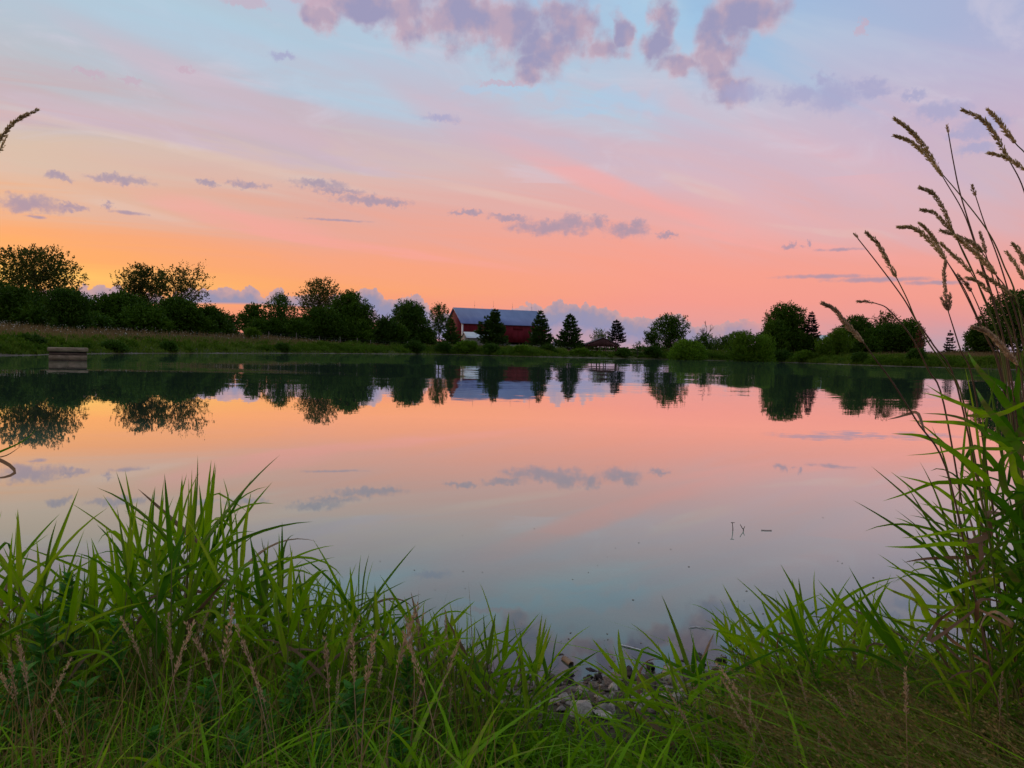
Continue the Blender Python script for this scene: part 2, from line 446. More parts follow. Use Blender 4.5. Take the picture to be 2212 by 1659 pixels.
def material(name):
    m = bpy.data.materials.new(name)
    m.use_nodes = True
    m.node_tree.nodes.clear()
    N = NT(m.node_tree)
    out = N.n('ShaderNodeOutputMaterial')
    return m, N, out
def finish(N, out, col, rough=0.7, spec=0.3, bump=None, bd=0.01, metal=0.0, trans=0.0, tcol=None):
    p = N.n('ShaderNodeBsdfPrincipled')
    N.put(p.inputs['Base Color'], col)
    N.put(p.inputs['Roughness'], rough)
    p.inputs['Specular IOR Level'].default_value = spec
    p.inputs['Metallic'].default_value = metal
    if bump is not None:
        b = N.n('ShaderNodeBump')
        b.inputs['Distance'].default_value = bd
        N.put(b.inputs['Height'], bump)
        N.put(p.inputs['Normal'], b.outputs[0])
    sh = p.outputs[0]
    if trans > 0:
        tr = N.n('ShaderNodeBsdfTranslucent')
        N.put(tr.inputs['Color'], tcol if tcol is not None else col)
        ms = N.n('ShaderNodeMixShader')
        ms.inputs[0].default_value = trans
        N.t.links.new(sh, ms.inputs[1]); N.t.links.new(tr.outputs[0], ms.inputs[2])
        sh = ms.outputs[0]
    N.t.links.new(sh, out.inputs[0])

def leaf_mat(name, c1, c2, scale=0.6, rough=0.6, spec=0.12, trans=0.3, dry=None, dryamt=0.0):
    """foliage: colour varies from leaf clump to leaf clump and from plant to plant"""
    m, N, out = material(name)
    tc = N.n('ShaderNodeTexCoord').outputs['Object']
    rn = N.n('ShaderNodeObjectInfo').outputs['Random']
    tc2 = N.v('ADD', tc, N.xyz(N.m('MULTIPLY', rn, 40.0), N.m('MULTIPLY', rn, 17.0), 0.0))
    f, _ = N.noise(tc2, scale, 4.0, 0.65)
    ri = N.n('ShaderNodeNewGeometry').outputs['Random Per Island']
    k = N.m('ADD', N.m('MULTIPLY', N.ss(f, 0.3, 0.7), 0.6), N.m('MULTIPLY', ri, 0.4))
    col = N.mix(k, c1, c2)
    if dry is not None:
        col = N.mix(N.m('GREATER_THAN', N.m('FRACT', N.m('MULTIPLY', ri, 7.31)), 1.0 - dryamt), col, dry)
    col = N.mix(1.0, col, N.xyz(*[N.ss(rn, 0.0, 1.0, 0.86, 1.16)] * 3), 'MULTIPLY')
    finish(N, out, col, rough, spec, trans=trans)
    return m
def plain_mat(name, c1, c2, scale=3.0, rough=0.8, spec=0.2, stretch=(1, 1, 1), bd=0.0, metal=0.0, detail=5.0):
    m, N, out = material(name)
    tc = N.v('MULTIPLY', N.n('ShaderNodeTexCoord').outputs['Object'], stretch)
    f, _ = N.noise(tc, scale, detail, 0.62)
    col = N.mix(N.ss(f, 0.28, 0.72), c1, c2)
    finish(N, out, col, rough, spec, bump=f if bd else None, bd=bd or 0.01, metal=metal)
    return m

# ------------------------------------------------------------------ pond outline and land
far_px = [(0, 767.5), (120, 765.5), (223, 763.8), (380, 763.2), (548, 763.1), (700, 763.4), (800, 764.2), (933, 765.0), (1030, 767.0), (1125, 769.8), (1280, 773.0),
          (1426, 775.8), (1536, 778.5), (1650, 781.3), (1755, 784.8), (1865, 788.8), (1960, 791.6), (2057, 794.5), (2150, 797.5)]
far = [on_water(a, b) for a, b in far_px]
near = [(34, 6), (12, 3.2), (5, 2.95), (2.6, 2.85), (1.5, 2.86), (0.9, 2.78), (0.55, 2.72), (0.2, 2.62), (-0.1, 2.66), (-0.5, 2.78), (-1.2, 2.82), (-2.5, 2.95), (-5, 3.4), (-12, 6), (-30, 14)]
ctrl = [(-48, 28), (-46, 40)] + [(p.x, p.y) for p in far] + [(104, 100), (84, 50)] + near
def close_curve(P, per):
    P = np.asarray(P, float); n = len(P)
    Q = np.vstack([P[-2:], P, P[:3]])
    C = catmull(Q, (len(Q) - 1) * per + 1)
    return C[2 * per:(2 + n) * per]
SHORE = close_curve(ctrl, 12)
def shore_sd(X, Y):
    """signed distance to the waterline: positive on land"""
    X = np.atleast_1d(np.asarray(X, float)).ravel(); Y = np.atleast_1d(np.asarray(Y, float)).ravel()
    A = SHORE; B = np.roll(SHORE, -1, 0); AB = B - A
    L2 = (AB ** 2).sum(1) + 1e-9
    out = np.empty(len(X))
    for s in range(0, len(X), 4000):
        x = X[s:s + 4000, None]; y = Y[s:s + 4000, None]
        t = np.clip(((x - A[:, 0]) * AB[:, 0] + (y - A[:, 1]) * AB[:, 1]) / L2, 0, 1)
        dx = x - A[:, 0] - t * AB[:, 0]; dy = y - A[:, 1] - t * AB[:, 1]
        d = np.sqrt((dx * dx + dy * dy).min(1))
        c = ((A[:, 1] > y) != (B[:, 1] > y)) & (x < AB[:, 0] * (y - A[:, 1]) / (AB[:, 1] + 1e-12) + A[:, 0])
        out[s:s + 4000] = np.where(c.sum(1) % 2 == 1, -d, d)
    return out
def sst(x, a, b):
    t = np.clip((x - a) / (b - a), 0, 1)
    return t * t * (3 - 2 * t)
def ground_z(X, Y, sd=None):
    X = np.atleast_1d(np.asarray(X, float)).ravel(); Y = np.atleast_1d(np.asarray(Y, float)).ravel()
    if sd is None:
        sd = shore_sd(X, Y)
    nearw = 1 - sst(Y, 8, 30)
    zi_far = -np.minimum(2.0, 0.22 * np.abs(sd)); zi_near = -np.minimum(1.6, 0.11 * np.abs(sd) + 0.02 * sd ** 2)
    zo_near = 0.17 * np.clip(sd, 0, 2.6) + 0.03 * np.clip(sd - 2.6, 0, 30)
    zo_far = 1.55 * (1 - np.exp(-sd / 6.0)) + 0.12 * np.clip(sd, 0, 1)
    left = 1 - sst(X, -62, -12); right = sst(X, 45, 95)
    zo_far = zo_far + 1.05 * left * sst(sd, 3, 34) + 0.9 * right * sst(sd, 6, 40)
    zo_far = zo_far + 0.18 * np.sin(X * 0.11 + Y * 0.05) * sst(sd, 4, 15) + 0.1 * np.sin(X * 0.31 - Y * 0.21) * sst(sd, 4, 15)
    z = np.where(sd < 0, nearw * zi_near + (1 - nearw) * zi_far, nearw * zo_near + (1 - nearw) * zo_far)
    bump = 0.012 * np.sin(X * 9.1 + 1.3 * np.sin(Y * 7.0)) * np.sin(Y * 8.3 + X) * nearw * sst(np.abs(sd), 0.0, 0.3)
    return z + bump
def gz(x, y):
    return float(ground_z([x], [y])[0])

# ground: one sheet, fine near the viewer, out to the horizon
def polar_grid():
    a1 = np.radians(np.linspace(-42, 42, 300)); a2 = np.radians(np.linspace(42, 318, 110))[1:-1]
    az_ = np.concatenate([a1, a2])
    r = np.concatenate([[0.02], np.geomspace(0.35, 4.5, 90), np.geomspace(4.6, 42, 50), np.linspace(43, 260, 150), np.geomspace(264, 5000, 30)])
    return az_, r
AZG, RG = polar_grid()
def ground_material():
    m, N, out = material('ground_soil')
    g = N.n('ShaderNodeNewGeometry').outputs['Position']
    _, _, z = N.sep(g)
    f, _ = N.noise(g, 6.0, 6.0, 0.65)
    f2, _ = N.noise(g, 0.15, 5.0, 0.6)
    soil = N.mix(N.ss(f, 0.3, 0.7), (0.022, 0.018, 0.010), (0.060, 0.048, 0.028))
    grassy = N.mix(N.ss(f2, 0.35, 0.65), (0.030, 0.045, 0.010), (0.085, 0.070, 0.030))
    mud = N.mix(N.ss(f, 0.3, 0.7), (0.09, 0.075, 0.055), (0.18, 0.15, 0.115))
    bed = N.mix(N.ss(f, 0.3, 0.7), (0.05, 0.042, 0.03), (0.10, 0.085, 0.06))
    sd = N.n('ShaderNodeAttribute', attribute_name='shore').outputs['Fac']
    c = N.mix(N.ss(N.n('ShaderNodeAttribute', attribute_name='far').outputs['Fac'], 0.2, 0.8), soil, grassy)
    edge = N.m('ADD', N.m('MULTIPLY', N.m('SUBTRACT', f2, 0.44), 2.4), sd)
    c = N.mix(N.ss(edge, 0.12, 0.35), mud, c)
    c = N.mix(N.ss(sd, -0.25, -0.02), bed, c)
    finish(N, out, c, 0.9, 0.15, bump=f, bd=0.02)
    return m
def build_ground():
    na, nr = len(AZG), len(RG)
    X = (RG[:, None] * np.sin(AZG)[None, :]).ravel(); Y = (RG[:, None] * np.cos(AZG)[None, :]).ravel()
    sd = shore_sd(X, Y)
    Z = ground_z(X, Y, sd)
    i = np.arange(nr - 1)[:, None] * na; j = np.arange(na)[None, :]; j2 = (j + 1) % na
    Q = np.stack([i + j, i + j2, i + na + j2, i + na + j], -1).reshape(-1, 4)
    me = mesh('ground', np.stack([X, Y, Z], 1), Q, ground_material(), True, {'shore': sd, 'far': sst(Y, 8, 30)})
    tag(obj('ground', me), kind='structure')
    keep = sd < 1.2
    Qw = Q[keep[Q].all(1)]
    used = np.unique(Qw)
    mp = np.full(len(X), -1); mp[used] = np.arange(len(used))
    mw = mesh('pond_water', np.stack([X, Y, X * 0], 1)[used], mp[Qw], water_material(), True, {'depth': np.maximum(0, -Z[used])})
    tag(obj('pond_water', mw), kind='structure')
def water_material():
    m, N, out = material('pond_water')
    g = N.n('ShaderNodeNewGeometry').outputs['Position']
    _, n1 = N.noise(N.v('MULTIPLY', g, (0.22, 1.0, 1.0)), 0.09, 5.0, 0.78)
    _, n2 = N.noise(N.v('MULTIPLY', g, (0.5, 1.0, 1.0)), 5.0, 2.0, 0.5)
    pa, _ = N.noise(N.v('MULTIPLY', g, (0.02, 0.06, 0.0)), 1.0, 3.0, 0.55)
    _, yy, _ = N.sep(g)
    calm = N.m('MULTIPLY', N.ss(pa, 0.42, 0.62, 0.4, 1.0), N.ss(yy, 3.0, 30.0, 0.2, 1.0))
    sl_ = N.v('ADD', N.v('SCALE', N.v('SUBTRACT', n1, (0.5, 0.5, 0.5)), None), N.v('SCALE', N.v('SUBTRACT', n2, (0.5, 0.5, 0.5)), None))
    # slopes of the ripples, in metres per metre
    nds = [nd for nd in N.t.nodes if nd.type == 'VECT_MATH' and nd.operation == 'SCALE']
    N.put(nds[0].inputs['Scale'], N.m('MULTIPLY', calm, 0.055))
    N.put(nds[1].inputs['Scale'], N.m('MULTIPLY', calm, 0.018))
    nrm = N.v('NORMALIZE', N.v('ADD', N.v('MULTIPLY', sl_, (1, 1, 0)), (0, 0, 1)))
    fr = N.n('ShaderNodeFresnel')
    fr.inputs['IOR'].default_value = 1.34
    N.put(fr.inputs['Normal'], nrm)
    gl = N.n('ShaderNodeBsdfGlossy')
    gl.inputs['Roughness'].default_value = 0.015
    gl.inputs['Color'].default_value = (0.97, 0.97, 0.97, 1)
    N.put(gl.inputs['Normal'], nrm)
    dp = N.n('ShaderNodeAttribute', attribute_name='depth').outputs['Fac']
    op = N.m('SUBTRACT', 1.0, N.m('POWER', 2.718, N.m('MULTIPLY', dp, -6.0)))
    df = N.n('ShaderNodeBsdfDiffuse')
    fm, _ = N.noise(g, 0.5, 3.0, 0.5)
    N.put(df.inputs['Color'], N.mix(fm, (0.170, 0.335, 0.240), (0.205, 0.355, 0.260)))
    tr = N.n('ShaderNodeBsdfTransparent')
    tr.inputs['Color'].default_value = (0.72, 0.76, 0.70, 1)
    body = N.n('ShaderNodeMixShader')
    N.put(body.inputs[0], op)
    N.t.links.new(tr.outputs[0], body.inputs[1]); N.t.links.new(df.outputs[0], body.inputs[2])
    top = N.n('ShaderNodeMixShader')
    N.put(top.inputs[0], N.ss(fr.outputs[0], 0.03, 0.58, 0.04, 0.97, kind='LINEAR'))
    N.t.links.new(body.outputs[0], top.inputs[1]); N.t.links.new(gl.outputs[0], top.inputs[2])
    N.t.links.new(top.outputs[0], out.inputs[0])
    return m
build_ground()

# ------------------------------------------------------------------ materials of the built things
def siding_mat(name, c1, c2, step=0.28):
    m, N, out = material(name)
    tc = N.n('ShaderNodeTexCoord').outputs['Object']
    x, y, z = N.sep(tc)
    b = N.m('FLOOR', N.m('DIVIDE', N.m('ADD', x, N.m('MULTIPLY', y, 1.0)), step))
    wn = N.n('ShaderNodeTexWhiteNoise', noise_dimensions='1D')
    N.put(wn.inputs['W'], b)
    f, _ = N.noise(N.v('MULTIPLY', tc, (3.0, 3.0, 0.35)), 1.5, 5.0, 0.65)
    k = N.m('ADD', N.m('MULTIPLY', wn.outputs[0], 0.45), N.m('MULTIPLY', N.ss(f, 0.3, 0.7), 0.55))
    fr = N.m('FRACT', N.m('DIVIDE', N.m('ADD', x, y), step))
    gap = N.m('LESS_THAN', fr, 0.1)
    col = N.mix(k, c1, c2)
    col = N.mix(N.m('MULTIPLY', N.ss(f, 0.66, 0.8), 0.35), col, (0.26, 0.20, 0.18))
    col = N.mix(N.m('MULTIPLY', gap, 0.7), col, tuple(q * 0.3 for q in c1))
    finish(N, out, col, 0.85, 0.2, bump=N.m('SUBTRACT', 1.0, gap), bd=0.015)
    return m
def metal_roof_mat(name, c1, c2, step=0.6):
    m, N, out = material(name)
    tc = N.n('ShaderNodeTexCoord').outputs['Object']
    x, _, _ = N.sep(tc)
    fr = N.m('ABSOLUTE', N.m('SUBTRACT', N.m('FRACT', N.m('DIVIDE', x, step)), 0.5))
    f, _ = N.noise(N.v('MULTIPLY', tc, (0.6, 0.2, 0.2)), 1.0, 5.0, 0.6)
    col = N.mix(N.ss(f, 0.3, 0.7), c1, c2)
    finish(N, out, col, 0.42, 0.5, bump=N.ss(fr, 0.42, 0.5), bd=0.04, metal=0.35)
    return m
M_RED = siding_mat('barn_siding', (0.095, 0.006, 0.011), (0.16, 0.011, 0.018))
M_ROOF = metal_roof_mat('metal_roof', (0.105, 0.135, 0.28), (0.14, 0.175, 0.33))  # barn roof: blue of the reflected sky is put into the base colour
M_WHITE = plain_mat('white_paint', (0.62, 0.61, 0.58), (0.76, 0.75, 0.72), 4.0, 0.6)
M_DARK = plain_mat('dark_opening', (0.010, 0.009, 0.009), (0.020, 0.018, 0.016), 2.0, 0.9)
M_STONE = plain_mat('foundation_stone', (0.10, 0.095, 0.085), (0.24, 0.22, 0.19), 2.2, 0.9, bd=0.05)
M_GREYWOOD = siding_mat('weathered_boards', (0.14, 0.125, 0.115), (0.24, 0.22, 0.20), 0.24)
M_SHEDROOF = metal_roof_mat('shed_roof', (0.50, 0.55, 0.58), (0.60, 0.64, 0.66))
M_DARKWOOD = siding_mat('old_brown_boards', (0.055, 0.026, 0.024), (0.10, 0.050, 0.045), 0.3)
M_BROWNROOF = plain_mat('pavilion_roof', (0.10, 0.085, 0.085), (0.17, 0.15, 0.15), 1.2, 0.8)
M_IRON = plain_mat('iron', (0.04, 0.038, 0.036), (0.10, 0.09, 0.085), 8.0, 0.6)
M_GLASS = plain_mat('window_glass', (0.015, 0.016, 0.02), (0.03, 0.03, 0.035), 1.0, 0.08, 0.6)
M_BRICK = plain_mat('chimney_brick', (0.26, 0.09, 0.055), (0.36, 0.15, 0.09), 6.0, 0.9)
M_SHINGLE = plain_mat('grey_shingle', (0.13, 0.13, 0.135), (0.21, 0.21, 0.22), 5.0, 0.85)
M_CONC = plain_mat('wet_concrete', (0.13, 0.098, 0.062), (0.25, 0.195, 0.130), 3.0, 0.85, bd=0.01, stretch=(1, 1, 2.5))
M_CONCD = plain_mat('dark_concrete', (0.035, 0.022, 0.017), (0.10, 0.07, 0.05), 3.0, 0.8, bd=0.01, stretch=(1, 1, 3))  # darker concrete for the footing and the recessed course
M_POST = plain_mat('fence_wood', (0.11, 0.095, 0.08), (0.22, 0.20, 0.17), 6.0, 0.9, stretch=(2, 2, 0.4))
M_BARK = plain_mat('bark', (0.030, 0.024, 0.018), (0.075, 0.062, 0.048), 5.0, 0.95, bd=0.03, stretch=(2, 2, 0.5))

def gable_shell(root, L, w, ze, zr, zb, mw, mr, over=0.45, th=0.14, wall_name='wall', roof_mat_end=None):
    """local frame: ridge along +x from 0 to L, y=-w is the front eave"""
    b = MB()
    t = 0.2
    b.box((0, -w, zb), (L, -w + t, ze))
    o1 = obj(wall_name, b.me('front_wall', mw), root)
    b = MB(); b.box((0, w - t, zb), (L, w, ze))
    obj(wall_name, b.me('rear_wall', mw), root)
    for x0 in (0.0, L - t):
        y1 = w - t - 0.003
        V = [(x0, -y1, zb), (x0, y1, zb), (x0, y1, ze), (x0, 0, zr - 0.05), (x0, -y1, ze)]
        V += [(x0 + t, a[1], a[2]) for a in V]
        b = MB().add(V, Q=[(0, 1, 6, 5), (1, 2, 7, 6), (2, 3, 8, 7), (3, 4, 9, 8), (4, 0, 5, 9), (0, 4, 2, 1), (5, 6, 7, 9)], T=[(2, 4, 3), (7, 8, 9)])
        obj('gable_wall', b.me('gable_wall', mw), root)
    sl = (zr - ze) / w
    for sgn in (-1, 1):
        yo = sgn * (w + over); zo = ze - over * sl
        y0 = 0.0 if sgn < 0 else 0.004
        b = MB().hexa([(-over, y0, zr + 0.02), (-over, yo, zo + 0.02), (L + over, yo, zo + 0.02), (L + over, y0, zr + 0.02),
                       (-over, y0, zr + 0.02 + th), (-over, yo, zo + 0.02 + th), (L + over, yo, zo + 0.02 + th), (L + over, y0, zr + 0.02 + th)])
        obj('roof_slope', b.me('roof_slope', mr), root)
    return root

def window(root, x, z, w, h, y, name='window'):
    f = MB()
    f.box((x - w / 2, y - 0.06, z - h / 2), (x - w / 2 + 0.12, y + 0.05, z + h / 2)); f.box((x + w / 2 - 0.12, y - 0.06, z - h / 2), (x + w / 2, y + 0.05, z + h / 2))
    f.box((x - w / 2 + 0.12, y - 0.06, z + h / 2 - 0.12), (x + w / 2 - 0.12, y + 0.05, z + h / 2)); f.box((x - w / 2 + 0.12, y - 0.06, z - h / 2), (x + w / 2 - 0.12, y + 0.05, z - h / 2 + 0.12))
    f.box((x - 0.035, y - 0.045, z - h / 2 + 0.12), (x + 0.035, y + 0.05, z + h / 2 - 0.12))
    f.box((x - w / 2 + 0.12, y - 0.04, z - 0.035), (x - 0.035, y + 0.05, z + 0.035)); f.box((x + 0.035, y - 0.04, z - 0.035), (x + w / 2 - 0.12, y + 0.05, z + 0.035))
    o = obj(name, f.me('window_frame', M_WHITE), root)
    for sx in (-1, 1):
        for sz in (-1, 1):
            p = MB()
            cx = x + sx * (w / 4 - 0.04); cz = z + sz * (h / 4 - 0.04)
            p.box((cx - w / 4 + 0.08, y - 0.005, cz - h / 4 + 0.08), (cx + w / 4 - 0.08, y + 0.02, cz + h / 4 - 0.08))
            obj('pane', p.me('pane', M_GLASS), o)
    return o

# barn: the ridge runs away to the right, gable end to the left
rl = at(981.8, 665.3, 230.0); rr = at(1157.2, 672.7, 239.0)
BL = math.hypot(rr.x - rl.x, rr.y - rl.y); BA = math.atan2(rr.y - rl.y, rr.x - rl.x)
barn_g = gz(rl.x, rl.y)
barn = tag(empty('barn', (rl.x, rl.y, barn_g), BA), 'long red wooden barn with a blue-grey metal roof', 'barn')
zr = rl.z - barn_g; ze = at(999, 697.5, 222).z - barn_g; zs = at(1130, 739.7, 226).z - barn_g
gable_shell(barn, BL, 8.4, ze, zr, zs, M_RED, M_ROOF)
b = MB(); b.box((0.15, -8.25, zs - 0.05), (BL - 0.15, 8.25, zs - 0.005)); obj('floor_deck', b.me('floor_deck', M_DARKWOOD), barn)
b = MB(); b.box((0.3, -5.6, -0.6), (BL - 0.3, -5.2, zs - 0.06)); obj('undercroft_shade_wall', b.me('undercroft_shade_wall', M_DARK), barn)  # near-black colour stands in for the shade inside the undercroft
b = MB(); b.box((0.1, -8.2, -0.6), (BL * 0.55, -7.8, zs - 0.06)); obj('foundation', b.me('foundation', M_STONE), barn)
b = MB(); b.box((BL * 0.555, -8.2, -0.6), (BL * 0.66, -7.7, zs * 0.62)); obj('stone_pier', b.me('stone_pier', M_STONE), barn)
b = MB(); b.box((0.05, 7.6, -0.6), (BL - 0.05, 8.2, zs - 0.06)); obj('foundation', b.me('foundation', M_STONE), barn)
b = MB(); b.box((0.05, -7.7, -0.6), (0.5, 7.5, zs - 0.06)); obj('foundation', b.me('foundation', M_STONE), barn)
for i in range(5):
    x = BL * (0.68 + 0.075 * i)
    b = MB(); b.box((x, -8.15, -0.5), (x + 0.25, -7.9, zs - 0.06)); obj('post', b.me('post', M_DARKWOOD), barn)
b = MB(); b.box((-0.03, -8.46, zs), (0.34, -8.403, ze - 0.25)); b.box((-0.06, -8.40, zs), (-0.003, -8.0, ze - 0.25)); obj('corner_board', b.me('corner_board', M_WHITE), barn)
for x0, x1, z0, z1 in ((0.60, 0.655, 0.02, 0.62), (0.66, 0.715, 0.02, 0.62), (0.60, 0.72, 0.70, 0.93)):
    b = MB(); b.box((BL * x0, -8.45, zs + (ze - zs) * z0), (BL * x1, -8.403, zs + (ze - zs) * z1)); obj('barn_door', b.me('barn_door', M_RED), barn)
wz = at(1148.8, 723.9, 231)
wl = Matrix.Rotation(-BA, 3, 'Z') @ (wz - Vector((rl.x, rl.y, barn_g)))
window(barn, min(wl.x, BL - 1.2), wl.z, 1.25, 1.35, -8.43)
for i, px in enumerate((1002 + 22, 1064, 1105.5, 1148)):
    x = (px - 981.8) / (1157.2 - 981.8) * BL
    b = MB(); b.tube([(x, 0, zr + 0.1), (x, 0, zr + 2.4 + 0.2 * (i % 2))], [0.028, 0.016], 5)
    b.add(*(lambda V, Q: (V, Q))(*tube([(x, 0, zr + 0.95), (x, 0, zr + 1.15)], [0.07, 0.07], 6)))
    obj('lightning_rod', b.me('lightning_rod', M_IRON), barn)

# low grey shed before the barn
sl_ = at(1003.4, 717.4, 211.0); g = gz(sl_.x, sl_.y)
shed = tag(empty('shed', (sl_.x, sl_.y, g), BA), 'low grey board shed with a pale metal roof before the barn', 'shed')
gable_shell(shed, 8.6, 2.7, at(1013.4, 729.2, 208.5).z - g, sl_.z - g, -0.4, M_GREYWOOD, M_SHEDROOF, 0.25, 0.08)
zr2 = sl_.z - g
b = MB(); b.tube([(3.0, 0, zr2 + 0.05), (3.0, 0, zr2 + 0.45)], [0.16, 0.16], 8); b.tube([(3.0, 0, zr2 + 0.45), (3.0, 0, zr2 + 0.62)], [0.26, 0.03], 8)
obj('roof_vent', b.me('roof_vent', M_WHITE), shed)
b = MB(); b.box((-0.05, -0.6, -0.3), (-0.003, 0.5, 2.1)); obj('door', b.me('door', M_WHITE), shed)

# tiny white well house between the pines
p = at(1197, 746, 196.0); g = gz(p.x, p.y)
wh = tag(empty('pump_house', (p.x, p.y, g), 0.2), 'tiny white pump house with a grey roof between two pines', 'shed')
b = MB(); b.box((-0.8, -0.8, -0.3), (0.8, 0.8, 1.5)); obj('wall', b.me('wall', M_WHITE), wh)
b = MB().add([(-1, -1, 1.5), (1, -1, 1.5), (1, 1, 1.5), (-1, 1, 1.5), (0, 0, 2.3)], Q=[(0, 3, 2, 1)], T=[(0, 1, 4), (1, 2, 4), (2, 3, 4), (3, 0, 4)])
obj('roof', b.me('roof', M_SHINGLE), wh)

# open pavilion by the far bank
PD = 186.0
pa = at(1302.4, 728.6, PD); pl = at(1265, 743.5, PD); pr = at(1343.4, 745.8, PD); g = gz(pa.x, PD)
pav = tag(empty('pavilion', (pa.x, PD, g)), 'open-sided dark wooden pavilion with a wide gable on posts', 'pavilion')
za, zl = pa.z - g, (pl.z + pr.z) / 2 - g
hw = (pr.x - pl.x) / 2
for sgn in (-1, 1):
    xo, x0 = sgn * hw, (0.0 if sgn < 0 else 0.003)
    b = MB().hexa([(x0, -0.5, za - 0.12), (xo, -0.5, zl - 0.12), (xo, 8.0, zl - 0.12), (x0, 8.0, za - 0.12), (x0, -0.5, za), (xo, -0.5, zl), (xo, 8.0, zl), (x0, 8.0, za)])
    obj('roof_slope', b.me('roof_slope', M_BROWNROOF), pav)
for y0 in (-0.3, 7.6):
    z0 = zl - 0.28
    V = [(-hw + 0.35, y0, z0), (hw - 0.35, y0, z0), (0, y0, za - 0.2)]
    V += [(a[0], y0 + 0.12, a[2]) for a in V]
    nb = 26
    xs = np.linspace(-hw + 0.35, hw - 0.35, nb + 1)
    for i in range(nb):
        a0, a1 = xs[i] + 0.006, xs[i + 1] - 0.006
        za0 = z0 + 0.05 + (za - 0.2 - z0) * (1 - abs(a0) / (hw - 0.3)); za1 = z0 + 0.05 + (za - 0.2 - z0) * (1 - abs(a1) / (hw - 0.3))
        yy = y0 + 0.01 * (i % 3)
        b = MB().hexa([(a0, yy, z0), (a1, yy, z0), (a1, yy + 0.05, z0), (a0, yy + 0.05, z0), (a0, yy, za0), (a1, yy, za1), (a1, yy + 0.05, za1), (a0, yy + 0.05, za0)])
        obj('gable_board', b.me('gable_board', M_DARKWOOD), pav)
    b = MB(); b.box((-hw + 0.3, y0 + 0.09, z0 - 0.16), (hw - 0.3, y0 + 0.25, z0 - 0.005)); obj('tie_beam', b.me('tie_beam', M_DARKWOOD), pav)
for k, (fx, y0, w_) in enumerate([(-0.93, 0, 0.22), (-0.42, 7.4, 0.2), (0.18, 0, 0.2), (0.27, 7.4, 0.2), (0.76, 0, 0.42), (0.93, 0, 0.24), (-0.93, 7.4, 0.2), (0.93, 7.4, 0.2), (-0.12, 7.4, 0.3)]):
    x = fx * hw
    b = MB(); b.box((x - w_ / 2, y0, -0.4), (x + w_ / 2, y0 + 0.2, zl - 0.45)); obj('post', b.me('post', M_DARKWOOD), pav)
for sx in (-1, 1):
    b = MB(); b.tube([(sx * hw * 0.9, 0.05, zl - 1.2), (sx * hw * 0.72, 0.05, zl - 0.45)], [0.07, 0.07], 5); obj('brace', b.me('brace', M_DARKWOOD), pav)

# white farm shed half hidden by trees on the right, and a grey-roofed cottage far left
p = at(1772, 724.5, 208.0); g = gz(p.x, p.y)
fs = tag(empty('farm_shed', (p.x - 1.0, p.y, g), -0.25), 'white farm shed with a pale blue metal roof among trees', 'shed')
gable_shell(fs, 8.0, 3.2, at(1780, 738, 205).z - g, p.z - g, -0.4, M_WHITE, M_SHEDROOF, 0.3, 0.08)
p = at(195, 672, 150.0); g = gz(p.x, p.y)
ct = tag(empty('cottage', (p.x - 4, p.y, g), 0.1), 'small cottage with grey shingle roof and brick chimney between trees', 'house')
gable_shell(ct, 9.0, 3.6, at(195, 700, 147).z - g, at(195, 680, 150).z - g, -0.4, M_GREYWOOD, M_SHINGLE, 0.3, 0.1)
b = MB(); zc_ = at(195, 668, 150).z - g; b.box((3.2, -0.4, zc_ - 2.0), (4.0, 0.4, zc_)); b.box((3.1, -0.5, zc_), (4.1, 0.5, zc_ + 0.12)); obj('chimney', b.me('chimney', M_BRICK), ct)

# concrete outlet box standing in the pond
bd = on_water(147, 778.2).y
bl = at(104.5, 778.6, bd); br = at(189.5, 777.8, bd)
ba = math.atan2(-(bl.x + br.x) / 2, bd)
bw = (br.x - bl.x) * math.cos(ba) - 0.06
box = tag(empty('outlet_box', ((bl.x + br.x) / 2, bd, 0), ba), 'square concrete outlet box rising from the pond by the meadow', 'outlet box')
hz = at(147, 750.8, bd).z
h1, h2, h3 = hz * 0.41, hz * 0.60, hz * 0.70
def ring_blocks(name, me_mat, w, z0, z1, n=2):
    for k in range(n):
        b = MB(); b.box((-w / 2 + w * k / n + 0.004, -w * 0.45, z0), (-w / 2 + w * (k + 1) / n - 0.004, w * 0.45, z1)); obj(name, b.me(name, me_mat), box)
ring_blocks('base_course', M_CONC, bw, 0.045, h1, 2)
b = MB(); b.box((-bw / 2 + 0.03, -bw * 0.44, -1.2), (bw / 2 - 0.03, bw * 0.44, 0.045)); obj('footing', b.me('footing', M_CONCD), box)
b = MB(); b.box((-bw / 2 + 0.02, -bw * 0.44, h1), (bw / 2 - 0.02, bw * 0.44, h2)); obj('wall_course', b.me('wall_course', M_CONCD), box)
b = MB(); b.box((-bw / 2 + 0.035, -bw * 0.425, h2), (bw / 2 - 0.035, bw * 0.425, h3)); obj('joint_course', b.me('joint_course', M_DARK), box)
b = MB()
e = 0.03; W = bw / 2 + 0.055; D = bw * 0.48
b.add([(-W, -D, h3), (W, -D, h3), (W, D, h3), (-W, D, h3), (-W, -D, hz - e), (W, -D, hz - e), (W, D, hz - e), (-W, D, hz - e), (-W + e, -D + e, hz), (W - e, -D + e, hz), (W - e, D - e, hz), (-W + e, D - e, hz)],
      Q=[(0, 3, 2, 1), (0, 1, 5, 4), (1, 2, 6, 5), (2, 3, 7, 6), (3, 0, 4, 7), (4, 5, 9, 8), (5, 6, 10, 9), (6, 7, 11, 10), (7, 4, 8, 11), (8, 9, 10, 11)])
obj('cap_slab', b.me('cap_slab', M_CONC), box)

